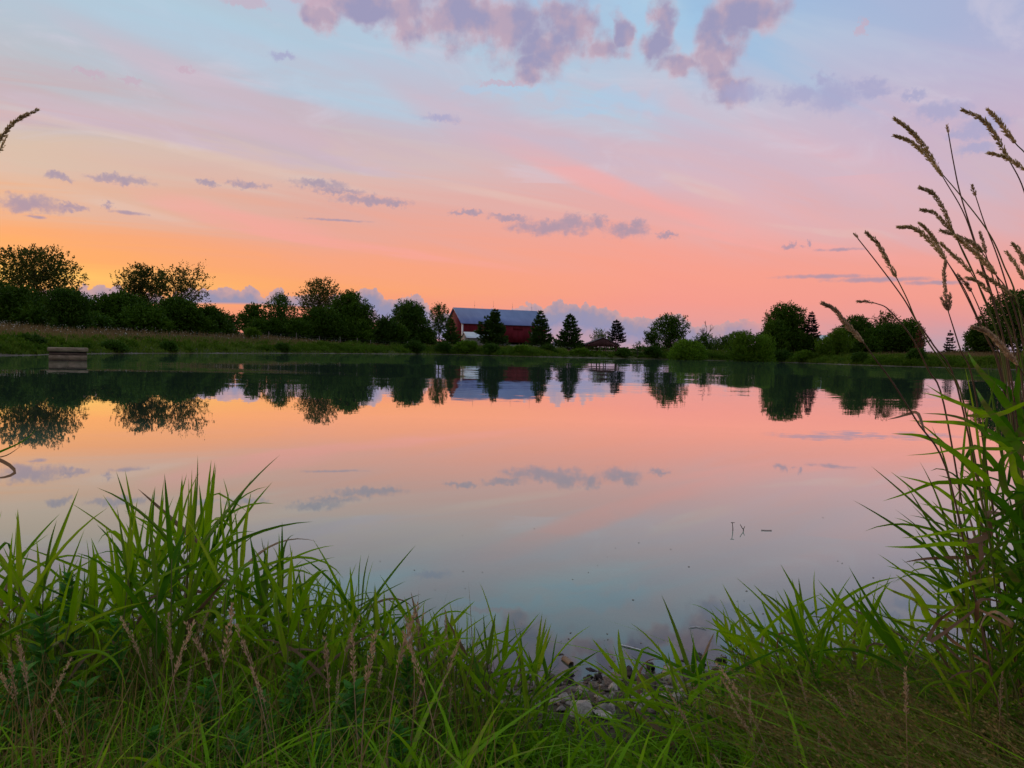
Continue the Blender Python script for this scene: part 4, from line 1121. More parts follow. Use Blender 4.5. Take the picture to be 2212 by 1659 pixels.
def far_stuff():
    g = np.random.default_rng(5)
    # green growth by the water
    X, Y, Z, sd = far_points(70000, 0.12, 13, 1.5, g)
    lump = 0.5 + 0.5 * np.sin(X * 0.55 + 2 * np.sin(Y * 0.31)) * np.sin(Y * 0.7 + X * 0.23)
    hgt = (0.35 + 0.75 * lump * sst(X, -30, 5) + 0.30 * g.random(len(X))) * (0.6 + 0.4 * sst(sd, 0.3, 2.5)) * np.where((X > 12) & (X < 34), 0.33, 1.0)
    V, Q = ribbons(np.stack([X, Y, Z - 0.05], 1), hgt, g.normal(size=(len(X), 2)), g.uniform(0.03, 0.085, len(X)), g.uniform(0.05, 0.4, len(X)), 3, g)
    tag(obj('bank_grass', mesh('bank_grass', V, Q, G_BANK)), 'tall green grass and herbs lining the far bank of the pond', 'grass', kind='stuff')
    # tan meadow on the rising ground
    X, Y, Z, sd = far_points(60000, 4, 46, 1.0, g)
    tan = np.clip(sst(-X, -5, 35) + sst(X, 55, 80), 0.0, 1)
    k = g.random(len(X)) < 0.25 + 0.75 * tan
    X, Y, Z = X[k], Y[k], Z[k]
    V, Q = ribbons(np.stack([X, Y, Z - 0.05], 1), g.uniform(0.45, 1.0, len(X)) * np.where((X > 12) & (X < 36), 0.45, 1.0), g.normal(size=(len(X), 2)), g.uniform(0.02, 0.06, len(X)), g.uniform(0.05, 0.4, len(X)), 3, g)
    tag(obj('meadow_grass', mesh('meadow_grass', V, Q, G_MEADOW)), 'dry tan meadow grass on the rise beyond the pond', 'grass', kind='stuff')
    # white flower heads
    X, Y, Z, sd = far_points(5200, 6, 42, 0.9, g)
    k = X < 15
    X, Y, Z = X[k], Y[k], Z[k]
    n = len(X)
    C = np.stack([X, Y, Z + g.uniform(0.6, 1.05, n)], 1)
    U = np.stack([np.cos(np.arange(n)), np.sin(np.arange(n)), np.full(n, 0.3)], 1)
    V, Q = cards(C, U / np.linalg.norm(U, axis=1)[:, None], perp(U, g), 0.11, 0.11)
    tag(obj('white_wildflowers', mesh('white_wildflowers', V, Q, G_FLOWER)), 'scattered white wildflower heads in the meadow', 'flowers', kind='stuff')
    # thick low shrubbery fringing the water, one mass
    X, Y, Z, sd = far_points(1500, 0.4, 7.0, 1.2, g)
    k = (X > -34) | (g.random(len(X)) < 0.4)
    X, Y, Z, sd = X[k], Y[k], Z[k], sd[k]
    Vs, Qs, nv = [], [], 0
    for x, y, z in zip(X, Y, Z):
        h = g.uniform(0.5, 1.25) * (0.45 if 12 < x < 34 else (0.6 if x < -34 else 1.0)); n = 110
        d = unit(n, g); d[:, 2] = np.abs(d[:, 2])
        C = np.array([x, y, z]) + d * np.array([h * 0.9, h * 0.8, h]) * g.uniform(0.55, 1.05, n)[:, None]
        U = d * 0.6 + np.array([0, 0, 0.7]) + unit(n, g) * 0.6
        U /= np.linalg.norm(U, axis=1)[:, None]
        V, Q = cards(C, U, perp(U, g), 0.24 * g.uniform(0.7, 1.3, n), 0.13)
        Vs.append(V); Qs.append(Q + nv); nv += len(V)
    tag(obj('bank_shrubbery', mesh('bank_shrubbery', np.concatenate(Vs), np.concatenate(Qs), L_BANK)), 'thick low green shrubbery fringing the far waterline', 'shrubbery', kind='stuff')
    # far tree line on the plain, read as one mass
    Vs, Qs, nv = [], [], 0
    for x in np.arange(-420, 560, 7.0):
        y = 640 + 40 * math.sin(x * 0.02)
        h = 6 + 3.5 * math.sin(x * 0.05) + 3 * g.random()
        n = 260
        d = unit(n, g)
        C = np.array([x, y, 1.6 + h * 0.45]) + d * np.array([6.5, 4, h * 0.55]) * g.uniform(0.5, 1, n)[:, None]
        U = unit(n, g)
        V, Q = cards(C, U, perp(U, g), 2.0, 1.4)
        Vs.append(V); Qs.append(Q + nv); nv += len(V)
    tag(obj('distant_treeline', mesh('distant_treeline', np.concatenate(Vs), np.concatenate(Qs), L_DARK)), 'distant line of low trees on the plain', 'treeline', kind='stuff')
far_stuff()

# individual shrubs along the far bank
sh = [(1010, 740, 152, 66, 'leafy green shrub on the bank below the shed'), (958, 744, 150, 50, 'squat green shrub on the bank below the thin dark tree'),
      (1060, 748, 160, 46, 'low green shrub on the bank below the two-topped pine'), (1128, 752, 164, 40, 'low green shrub below the barn on a gravelly waterline'),
      (895, 741, 142, 54, 'spreading green shrub on the bank below the knobbly tree'), (1185, 751, 168, 44, 'low green shrub below the tiny pump house'),
      (1256, 759, 170, 40, 'low green shrub below the pavilion post'), (1345, 759, 172, 36, 'low green shrub in front of the pavilion'),
      (1410, 753, 173, 56, 'green shrub sloping into the bright shrub mound'), (545, 715, 132, 30, 'round green bush by the meadow fence'),
      (610, 752, 112, 30, 'dark green bush at the waterline below the pyramid tree'), (1690, 762, 160, 54, 'low green shrub at the waterline below the oval tree'),
      (1740, 762, 152, 50, 'low green shrub at the waterline below the spruce'), (1860, 768, 142, 40, 'low green shrub at the waterline below the dark spreading tree'),
      (1982, 757, 138, 44, 'dense dark green bush on the right grassy bank'), (365, 752, 76, 22, 'dark clump overhanging the water beside the outlet box'),
      (60, 748, 62, 60, 'dark green clump at the waterline left of the outlet box'), (245, 754, 70, 40, 'dark clump on the waterline right of the outlet box')]
for i, (px, py, d, w_, lb) in enumerate(sh):
    q = at(px, py, d)
    s_ = shore_sd([q.x], [d])[0]
    while s_ < 0.6 and d < 220:
        d += 1.0
        q = at(px, py, d); s_ = shore_sd([q.x], [d])[0]
    lb = lb.replace('left of', 'before').replace('right of', 'beyond').replace('right ', '')
    BT('shrub', lb, px, py, d, w_, L_MID if 'dark' in lb or i % 3 else L_LIGHT, n=2600, cb=0.0, lobes=14, gaps=0.05, leaf=0.22, up=0.7, seed=60 + i, cat='shrub', shape=0.5, depthw=w_ / FPX * d * 0.7)

# ------------------------------------------------------------------ near bank
def blade_mat(name, c1, c2, tip, trans=0.45, rough=0.55, spec=0.07):
    """a grass leaf: colour varies from leaf to leaf, a paler midrib, some browned tips"""
    m, N, out = material(name)
    rn = N.n('ShaderNodeObjectInfo').outputs['Random']
    ri = N.n('ShaderNodeNewGeometry').outputs['Random Per Island']
    tc = N.n('ShaderNodeTexCoord').outputs['Object']
    _, y, z = N.sep(tc)
    f, _ = N.noise(N.v('MULTIPLY', tc, (6.0, 60.0, 6.0)), 1.0, 3.0, 0.5)
    k = N.m('FRACT', N.m('ADD', rn, ri))
    col = N.mix(N.m('ADD', N.m('MULTIPLY', k, 0.7), N.m('MULTIPLY', f, 0.3)), c1, c2)
    dry = N.m('MULTIPLY', N.m('GREATER_THAN', k, 0.66), N.ss(f, 0.45, 0.62))
    col = N.mix(N.m('MULTIPLY', dry, 0.6), col, tip)
    finish(N, out, col, rough, spec, trans=trans, bump=f, bd=0.002)
    return m
B_GREEN = blade_mat('reed_leaf', (0.130, 0.310, 0.002), (0.300, 0.500, 0.005), (0.22, 0.16, 0.05))
B_DEEP = blade_mat('reed_leaf_deep', (0.042, 0.165, 0.003), (0.115, 0.270, 0.006), (0.18, 0.11, 0.05))
B_DRY = blade_mat('reed_leaf_dry', (0.16, 0.085, 0.045), (0.30, 0.20, 0.11), (0.35, 0.25, 0.16), 0.25, 0.7, 0.15)
M_STEM = plain_mat('reed_stem', (0.085, 0.115, 0.022), (0.15, 0.15, 0.045), 8.0, 0.6)
M_STEMD = plain_mat('reed_stem_purple', (0.085, 0.045, 0.030), (0.16, 0.10, 0.055), 8.0, 0.6)
M_SEED = leaf_mat('seed_head', (0.38, 0.28, 0.12), (0.60, 0.46, 0.24), 40.0, trans=0.5)
M_SEEDD = leaf_mat('seed_head_dry', (0.32, 0.21, 0.12), (0.54, 0.40, 0.25), 40.0, trans=0.5)
G_FINE = leaf_mat('fine_grass', (0.045, 0.150, 0.001), (0.175, 0.350, 0.003), 1.2, trans=0.3, dry=(0.20, 0.14, 0.055), dryamt=0.10)
G_BROWN = leaf_mat('brown_grass', (0.13, 0.09, 0.022), (0.28, 0.20, 0.065), 1.2, trans=0.3, dry=(0.10, 0.16, 0.014), dryamt=0.25)
L_WEED = leaf_mat('weed_leaves', (0.025, 0.130, 0.010), (0.065, 0.210, 0.016), 3.0, trans=0.3)

# leaf shapes shared by all shoots: unit length, start along +z, bend towards +x
def leaf_shape(bend, twist, fold, seg=9, kink=None):
    s = np.linspace(0, 1, seg + 1)
    ang = bend * s ** 1.5
    if kink is not None:
        ang = ang + kink[1] * sst(s, kink[0] - 0.06, kink[0] + 0.06)
    dx, dz = np.sin(ang), np.cos(ang)
    x = np.concatenate([[0], np.cumsum((dx[1:] + dx[:-1]) / 2)]) / seg
    z = np.concatenate([[0], np.cumsum((dz[1:] + dz[:-1]) / 2)]) / seg
    w = 0.5 * np.minimum(1, 0.55 + s * 2.6) * np.clip(1 - s ** 1.7, 0, 1) ** 0.85
    tw = twist * s
    V = []
    for i in range(seg + 1):
        nx, nz = math.cos(ang[i]), -math.sin(ang[i])
        cx, cy = math.cos(tw[i]), math.sin(tw[i])
        for u, dn in ((-1, fold), (0, 0), (1, fold)):
            V.append((x[i] + nx * (dn * w[i] * 0.05) + 0.04 * u * w[i] * cy * nx, u * w[i] * cx, z[i] + nz * (dn * w[i] * 0.05) + 0.04 * u * w[i] * cy * nz))
    Q = []
    for i in range(seg):
        for j in (0, 1):
            a = i * 3 + j
            Q.append((a, a + 1, a + 4, a + 3))
    return np.array(V), np.array(Q)
LEAFS = {}
for mk, mt_ in (('g', B_GREEN), ('d', B_DEEP), ('b', B_DRY)):
    LEAFS[mk] = []
    for i, (bn, tw, fo, kk) in enumerate([(0.15, 0.3, 1, None), (0.35, -0.5, 1, None), (0.6, 0.6, -1, None), (0.85, -0.4, 1, None), (1.2, 0.5, 1, None), (1.7, -0.6, -1, None), (0.5, 0.3, 1, (0.6, 1.5)), (0.25, 0.9, 1, None)]):
        V, Q = leaf_shape(bn, tw, fo, kink=kk)
        LEAFS[mk].append(mesh('leaf_%s_%d' % (mk, i), V, Q, mt_, True))

def leaf_obj(root, loc, d, out, L, w, mk='g', bendy=None, g=None):
    """hang one leaf on a shoot: base at loc (local), first direction d, bending towards out"""
    d = Vector(d).normalized()
    y = d.cross(Vector(out)).normalized() if abs(d.dot(Vector(out).normalized())) < 0.98 else d.orthogonal().normalized()
    x = y.cross(d).normalized()
    if x.dot(Vector(out)) < 0:
        x, y = -x, -y
    if g is not None:
        # roll the blade about its own length so that some show their edge
        r_ = g.uniform(-0.7, 0.7)
        y2 = y * math.cos(r_) + x * math.sin(r_); x = y2.cross(d); y = y2
    me = LEAFS[mk][bendy]
    o = bpy.data.objects.new('leaf', me)
    COL.objects.link(o)
    o.parent = root
    M = Matrix(((x.x * L, y.x * w, d.x * L, loc[0]), (x.y * L, y.y * w, d.y * L, loc[1]), (x.z * L, y.z * w, d.z * L, loc[2]), (0, 0, 0, 1)))
    o.matrix_local = M
    return o

def shoot(base, tipv, label, group, g, mk='g', nleaf=5, wmm=18, stemfrac=0.66, name='reed_shoot', lscale=1.0):
    """a leafy reed-grass shoot from base to tip (world points)"""
    root = tag(empty(name, base), label, 'reed grass', group)
    ax = Vector(tipv) - Vector(base)
    H = ax.length
    u = ax.normalized()
    sid = u.orthogonal().normalized()
    b = MB()
    st = u * (H * stemfrac)
    mid = st * 0.5 + sid * (0.015 * H * g.uniform(-1, 1))
    pts = catmull([(0, 0, -0.03), tuple(mid), tuple(st)], 6)
    b.tube(pts, np.linspace(0.0026, 0.0014, 6), 5)
    obj('stem', b.me('stem', M_STEM, True), root)
    # top spear
    w0 = wmm * 0.001
    a0 = g.uniform(0, 6.28)
    o = leaf_obj(root, tuple(st * 0.97), u + 0.06 * Vector((g.normal(), g.normal(), 0)), (math.cos(a0), math.sin(a0), 0.0), H * (1 - stemfrac) * 1.06, w0 * 0.85, mk, int(g.choice([0, 0, 7, 1])), g)
    feats = []
    for k in range(nleaf):
        f = 0.22 + 0.72 * (k + g.uniform(-0.2, 0.2)) / max(1, nleaf - 0.5)
        a = a0 + math.pi * k + g.uniform(-0.7, 0.7)
        hor = Vector((math.cos(a), math.sin(a) * 0.8, 0))
        el_ = g.uniform(0.35, 1.15)
        d = u * math.cos(el_) + hor * math.sin(el_)
        L = min(0.40, H * g.uniform(0.42, 0.74)) * lscale
        i = int(np.clip(f, 0, 0.999) * 5)
        p = pts[i] + (pts[i + 1] - pts[i]) * (f * 5 - i)
        mk2 = 'b' if g.random() < 0.06 else mk
        bi = int(g.choice([0, 0, 1, 1, 2, 2, 3, 4, 5, 6, 7]))
        if mk2 == 'b':
            feats.append('with a withered brown leaf')
        elif bi == 6:
            feats.append('with a sharply folded leaf')
        elif bi == 5:
            feats.append('with a drooping leaf')
        leaf_obj(root, tuple(p), d, tuple(hor), L, w0 * g.uniform(0.75, 1.15), mk2, bi, g)
    if feats and len((label + feats[0]).split()) < 17:
        root['label'] = label + ' ' + sorted(feats)[-1]
    return root

OUT = [(-60, 1090), (0, 1085), (60, 1100), (110, 1120), (150, 1200), (190, 1190), (225, 1140), (265, 1080), (320, 1050), (385, 1010), (440, 978), (480, 1010), (515, 1060), (560, 1180), (600, 1150), (620, 1105), (650, 1220),
       (700, 1230), (745, 1250), (775, 1168), (810, 1260), (860, 1280), (900, 1290), (980, 1318), (1010, 1300), (1060, 1320), (1120, 1315), (1180, 1330), (1240, 1420), (1310, 1345), (1360, 1420), (1420, 1380), (1460, 1350),
       (1500, 1370), (1545, 1330), (1565, 1290), (1600, 1300), (1660, 1285), (1700, 1260), (1740, 1225), (1780, 1280), (1820, 1290), (1850, 1262), (1900, 1310), (1950, 1340), (2000, 1330), (2100, 1330), (2260, 1330)]
def out_y(x):
    return float(np.interp(x, [a for a, b in OUT], [b for a, b in OUT]))

def shoots():
    g = np.random.default_rng(21)
    zones = [
        # x range, count, depth range, lean (m), label, group
        (-60, 200, 20, (1.75, 2.65), 0.04, 'broad-bladed reed shoot in the clump beside dry stalks', 'reed shoots in the outer bank clump', 'g', 22),
        (205, 600, 42, (1.95, 2.70), 0.02, 'tall reed shoot in the highest clump of the bank', 'reed shoots in the tallest clump', 'g', 21),
        (580, 960, 46, (1.9, 2.70), -0.02, 'reed shoot in the clump sloping down to the stones', 'reed shoots sloping to the stony gap', 'g', 19),
        (960, 1210, 16, (1.85, 2.30), 0.03, 'short reed shoot on the edge of the stony gap', 'reed shoots edging the stony gap', 'g', 19),
        (1270, 1530, 12, (1.80, 2.25), -0.12, 'short leaning reed shoot rising through the shore stones', 'reed shoots among the stones', 'g', 19),
        (1540, 1930, 48, (1.95, 2.65), -0.20, 'green reed shoot slanting over the brown grass', 'slanting reed shoots', 'g', 19),
        (1930, 2260, 22, (1.7, 2.5), -0.22, 'green reed shoot at the foot of the tall seed stalks', 'reed shoots below the seed stalks', 'd', 18),
    ]
    for x0, x1, n, (d0, d1), lean, lb, gr, mk, wmm in zones:
        for i in range(n):
            px = x0 + (x1 - x0) * (i + g.uniform(0.05, 0.95)) / n
            top = out_y(px)
            py = top + (g.random() ** 1.6) * (150 if i % 3 else 8)
            d = g.uniform(d0, d1)
            t = at(px, py, d)
            bx = t.x - lean * g.uniform(0.4, 1.6) + g.normal(0, 0.035)
            by = d + g.normal(0, 0.05)
            s_ = shore_sd([bx], [by])[0]
            if s_ < -0.06:
                by += s_ + 0.03
            bz = gz(bx, by)
            if t.z - bz < 0.12:
                continue
            shoot((bx, by, bz), t, lb, gr, g, mk if g.random() > 0.25 else ('d' if mk == 'g' else 'g'), lscale=0.72 if px > 1920 else 1.0, nleaf=int(g.integers(4, 7)), wmm=wmm * g.uniform(0.68, 1.05))
shoots()

# ------------------------------------------------------------------ tall reed stalks with seed heads
def seed_head(path, rmax, g, n=240, gap=0.35):
    """flower spike: spikelets clustered in short side sprays along a path"""
    P = catmull(path, 40)
    T = np.gradient(P, axis=0); T /= np.linalg.norm(T, axis=1)[:, None]
    ln = np.linalg.norm(np.diff(P, axis=0), axis=1).sum()
    s = g.random(n)
    ns = max(5, int(ln / 0.016))
    prof = np.clip(np.minimum(1, s * 5 + 0.25) * (1 - s) ** 0.45, 0.12, 1)
    lob = 0.55 + 0.45 * np.sin(s * ns * math.pi + g.uniform(0, 3)) ** 2
    i = (s * 38.99).astype(int)
    C = P[i] + (P[i + 1] - P[i]) * (s * 38.99 - i)[:, None]
    t = T[i]
    r = unit(n, g); r -= t * (r * t).sum(1)[:, None]; r /= np.linalg.norm(r, axis=1)[:, None]
    rad = 0.50 * rmax * prof * lob * g.random(n) ** 0.5
    C = C + r * rad[:, None]
    U = t * 1.0 + r * 0.45 + g.normal(0, 0.15, (n, 3)); U /= np.linalg.norm(U, axis=1)[:, None]
    V1, Q1 = cards(C, U, perp(U, g), g.uniform(0.005, 0.009, n), g.uniform(0.0018, 0.0030, n))
    V2, Q2 = tube(P, np.linspace(0.0011, 0.0004, 40), 4)
    return mesh('seed_head', np.concatenate([V1, V2]), np.concatenate([Q1, Q2 + len(V1)]), None)

def ribbon_leaf(path, w, mat, g, face=0.6):
    """one long leaf along a given path (world), returned relative to its first point"""
    P = catmull(path, 14)
    s = np.linspace(0, 1, 14)
    T = np.gradient(P, axis=0); T /= np.linalg.norm(T, axis=1)[:, None]
    v = P - np.array([0, 0, CAM_Z]); v /= np.linalg.norm(v, axis=1)[:, None]
    A = np.cross(T, v); A /= np.linalg.norm(A, axis=1)[:, None] + 1e-9
    Bn = np.cross(T, A)
    ph = face + 0.5 * s * g.uniform(-1, 1)
    S = A * np.cos(ph)[:, None] + Bn * np.sin(ph)[:, None]
    Nn = np.cross(T, S)
    hw = w * 0.5 * np.minimum(1, 0.5 + s * 2.2) * np.clip(1 - s ** 2.0, 0, 1) ** 0.85
    V = np.stack([P - S * hw[:, None] + Nn * hw[:, None] * 0.18, P, P + S * hw[:, None] + Nn * hw[:, None] * 0.18], 1).reshape(-1, 3)
    Q = [(i * 3 + j, i * 3 + j + 1, i * 3 + j + 4, i * 3 + j + 3) for i in range(13) for j in (0, 1)]
    return mesh('leaf', V - P[0], np.array(Q), mat, True), P[0]

def z5(x, y):     # 4032-wide photo crop at (3200, 400), 1.508x
    return ((3200 + x / 1.508) / 1.8228, (400 + y / 1.508) / 1.8228)
def z6(x, y):     # crop at (3300, 1400), 1.276x
    return ((3300 + x / 1.276) / 1.8228, (1400 + y / 1.276) / 1.8228)
R_GROUP = 'tall reed stalks with seed heads'
reeds = [
    # head path (tip first ... head base), stem points down, depth, thickness, dry?
    ([(487, 103), (570, 165), (650, 255), (775, 450)], [(905, 680), (1010, 1000), (1085, 1240), (1180, 1650)], 1.62, 0.0100, 0, 'stalk with the topmost feathery seed head above two crossing stems'),
    ([(487, 203), (575, 235), (660, 305), (765, 425)], [(880, 560), (1040, 770), (1130, 960), (1240, 1300)], 1.70, 0.0095, 0, 'stalk whose seed head lies just under the topmost one'),
    ([(890, 50), (1010, 110), (1080, 200), (1155, 325)], [(1255, 530), (1340, 900), (1400, 1400)], 1.55, 0.0100, 0, 'stalk with a long arching seed head beside a straighter one'),
    ([(1040, 50), (1100, 110), (1150, 180), (1205, 248)], [(1290, 360), (1380, 700), (1450, 1300)], 1.50, 0.0095, 0, 'stalk with a straight upright seed head'),
    ([(1045, 305), (1120, 322), (1190, 355), (1260, 410)], [(1330, 560), (1400, 900), (1460, 1400)], 1.52, 0.0085, 0, 'stalk with a slim nodding seed head'),
    ([(640, 512), (715, 550), (775, 640), (830, 770)], [(900, 900), (1000, 1130), (1120, 1500)], 1.66, 0.0085, 0, 'stalk with a curved seed head over a branched one'),
    ([(645, 642), (720, 660), (780, 720), (845, 785)], [(890, 890), (1010, 1150), (1150, 1600)], 1.72, 0.0085, 0, 'stalk with a loosely branched seed head'),
    ([(508, 745), (600, 752), (690, 820), (795, 945)], [(880, 1090), (990, 1320), (1120, 1640)], 1.68, 0.0105, 0, 'stalk whose seed head points out level over the water'),
    ([(635, 722), (690, 775), (740, 850), (795, 945)], [(905, 1120), (1030, 1400), (1130, 1650)], 1.75, 0.0085, 0, 'stalk with a steep slender seed head'),
    ([(765, 767), (860, 800), (960, 850), (1010, 900)], [(1080, 1010), (1150, 1200), (1230, 1560)], 1.60, 0.0095, 0, 'stalk with a seed head bowed low among others'),
    ([(850, 800), (930, 870), (1010, 940), (1090, 1030)], [(1160, 1130), (1230, 1350), (1300, 1640)], 1.55, 0.0120, 0, 'stalk with the thickest tawny seed head'),
    ([(765, 843), (820, 900), (880, 950), (940, 1015)], [(1010, 1140), (1090, 1350), (1180, 1640)], 1.70, 0.0085, 0, 'stalk with a short seed head below the bowed one'),
    ([(318, 778), (390, 850), (440, 940), (500, 1050)], [(560, 1170), (615, 1300), (700, 1450), (800, 1590), (900, 1800)], 1.60, 0.0090, 0, 'stalk with a lone dark seed head leaning out over the pond'),
    ([(788, 950), (780, 1030), (788, 1130), (805, 1245)], [(835, 1340), (880, 1480), (960, 1700)], 1.66, 0.0075, 1, 'stalk with a straight hanging dry seed head and a side spike'),
    ([(915, 1047), (970, 1065), (1020, 1100), (1062, 1142)], [(1120, 1240), (1190, 1400), (1260, 1640)], 1.58, 0.0080, 0, 'stalk with a small pale seed head near the big tree'),
    ([(860, 1030), (890, 1060), (920, 1095), (945, 1130)], [(990, 1230), (1060, 1400), (1140, 1640)], 1.70, 0.0070, 1, 'stalk with a small ragged dry seed head'),
    ([(62, 1200), (130, 1235), (200, 1320), (305, 1435)], [(380, 1540), (470, 1660), (620, 1900), (800, 2200)], 1.50, 0.0105, 1, 'stalk with a straw-coloured seed head low over the far bushes'),
    ([(985, 1010), (1040, 1050), (1110, 1090), (1185, 1155)], [(1240, 1260), (1300, 1450), (1350, 1650)], 1.56, 0.0095, 0, 'stalk with a tawny seed head against the big domed tree'),
    ([(1190, 845), (1220, 880), (1245, 930), (1270, 990)], [(1320, 1150), (1390, 1400), (1430, 1640)], 1.52, 0.0090, 0, 'stalk with a half-hidden seed head at the reed edge'),
    ([(1150, 895), (1190, 945), (1225, 1000), (1258, 1060)], [(1300, 1200), (1360, 1400), (1400, 1640)], 1.58, 0.0080, 0, 'stalk with a narrow seed head beside a folded leaf'),
    ([(955, 1340), (1040, 1370), (1120, 1450), (1220, 1565)], [(1260, 1640), (1300, 1760), (1340, 1900)], 1.45, 0.0120, 1, 'stalk with a large bleached seed head near the waterline'),
    ([(995, 780), (1005, 820), (1018, 860), (1028, 905)], [(1060, 1010), (1130, 1250), (1220, 1640)], 1.68, 0.0065, 1, 'stalk with a tiny upright seed spike'),
    ([(945, 500), (952, 520), (960, 540), (968, 562)], [(1020, 720), (1090, 900), (1160, 1120), (1260, 1500)], 1.74, 0.0060, 1, 'thin bare-topped stalk with a knot of seeds below its point'),
    ([(797, 147), (800, 160), (803, 175), (806, 190)], [(840, 380), (880, 560), (985, 900), (1085, 1220), (1160, 1600)], 1.64, 0.0028, 1, 'thin straight stalk stripped bare at the top'),
    ([(247, 782), (255, 793), (262, 803), (270, 815)], [(400, 980), (540, 1170), (615, 1300), (720, 1450), (860, 1700)], 1.62, 0.0024, 1, 'thin bare stalk crossing the lone dark seed head'),
    ([(270, 1187), (300, 1186), (330, 1190), (372, 1197)], [(440, 1225), (520, 1310), (600, 1420), (690, 1600), (780, 1800)], 1.66, 0.0050, 1, 'thin arching stalk with a few dry seeds at its end'),
]
REED_ROOTS = []
def build_reeds():
    g = np.random.default_rng(33)
    for hp, sp, d, rm, dry, lb in reeds:
        P = [z5(*q) for q in hp[::-1]] + []
        S = [z5(*q) for q in sp]
        head = [np.array(at(a, b, d)) for a, b in P]
        stem = [np.array(at(a, b, d + 0.04 * (i + 1) * 0.5)) for i, (a, b) in enumerate(S)]
        # carry the stem on down to the ground along its last direction
        last, prev = stem[-1], stem[-2]
        dr = (last - prev); dr /= np.linalg.norm(dr) + 1e-9
        dr = dr * 0.6 + np.array([0.10, 0.0, -1.0]); dr /= np.linalg.norm(dr)
        foot = last + dr * max(0.05, (last[2] - 0.16) / -dr[2])
        fz = gz(foot[0], foot[1])
        foot = last + dr * max(0.05, (last[2] - fz) / -dr[2])
        foot[2] = fz - 0.02
        root = tag(empty('reed_stalk', tuple(foot)), 'reed ' + lb, 'reed', R_GROUP)
        chain = [foot] + [last + (foot - last) * 0.4] + stem[::-1] + [head[0]]
        C = catmull(chain, 36) - foot
        b = MB(); b.tube(C, np.linspace(0.0024, 0.0011, 36), 5)
        obj('stem', b.me('stem', M_STEMD if dry or g.random() < 0.7 else M_STEM, True), root)
        ln = np.linalg.norm(head[-1] - head[0])
        me = seed_head([h - foot for h in head], rm, g, n=max(10, int(4200 * ln * (rm / 0.009))))
        me.materials.append(M_SEEDD if dry else M_SEED)
        obj('seed_head', me, root)
        if 'side spike' in lb:
            q = [z5(808, 1245), z5(785, 1210), z5(762, 1168)]
            me = seed_head([np.array(at(a, b, d)) - foot for a, b in q], 0.006, g, n=110); me.materials.append(M_SEEDD)
            obj('seed_head', me, root)
            q = [z5(808, 1245), z5(815, 1190), z5(813, 1145)]
            me = seed_head([np.array(at(a, b, d)) - foot for a, b in q], 0.005, g, n=90); me.materials.append(M_SEEDD)
            obj('seed_head', me, root)
        REED_ROOTS.append((root, foot, chain))
build_reeds()

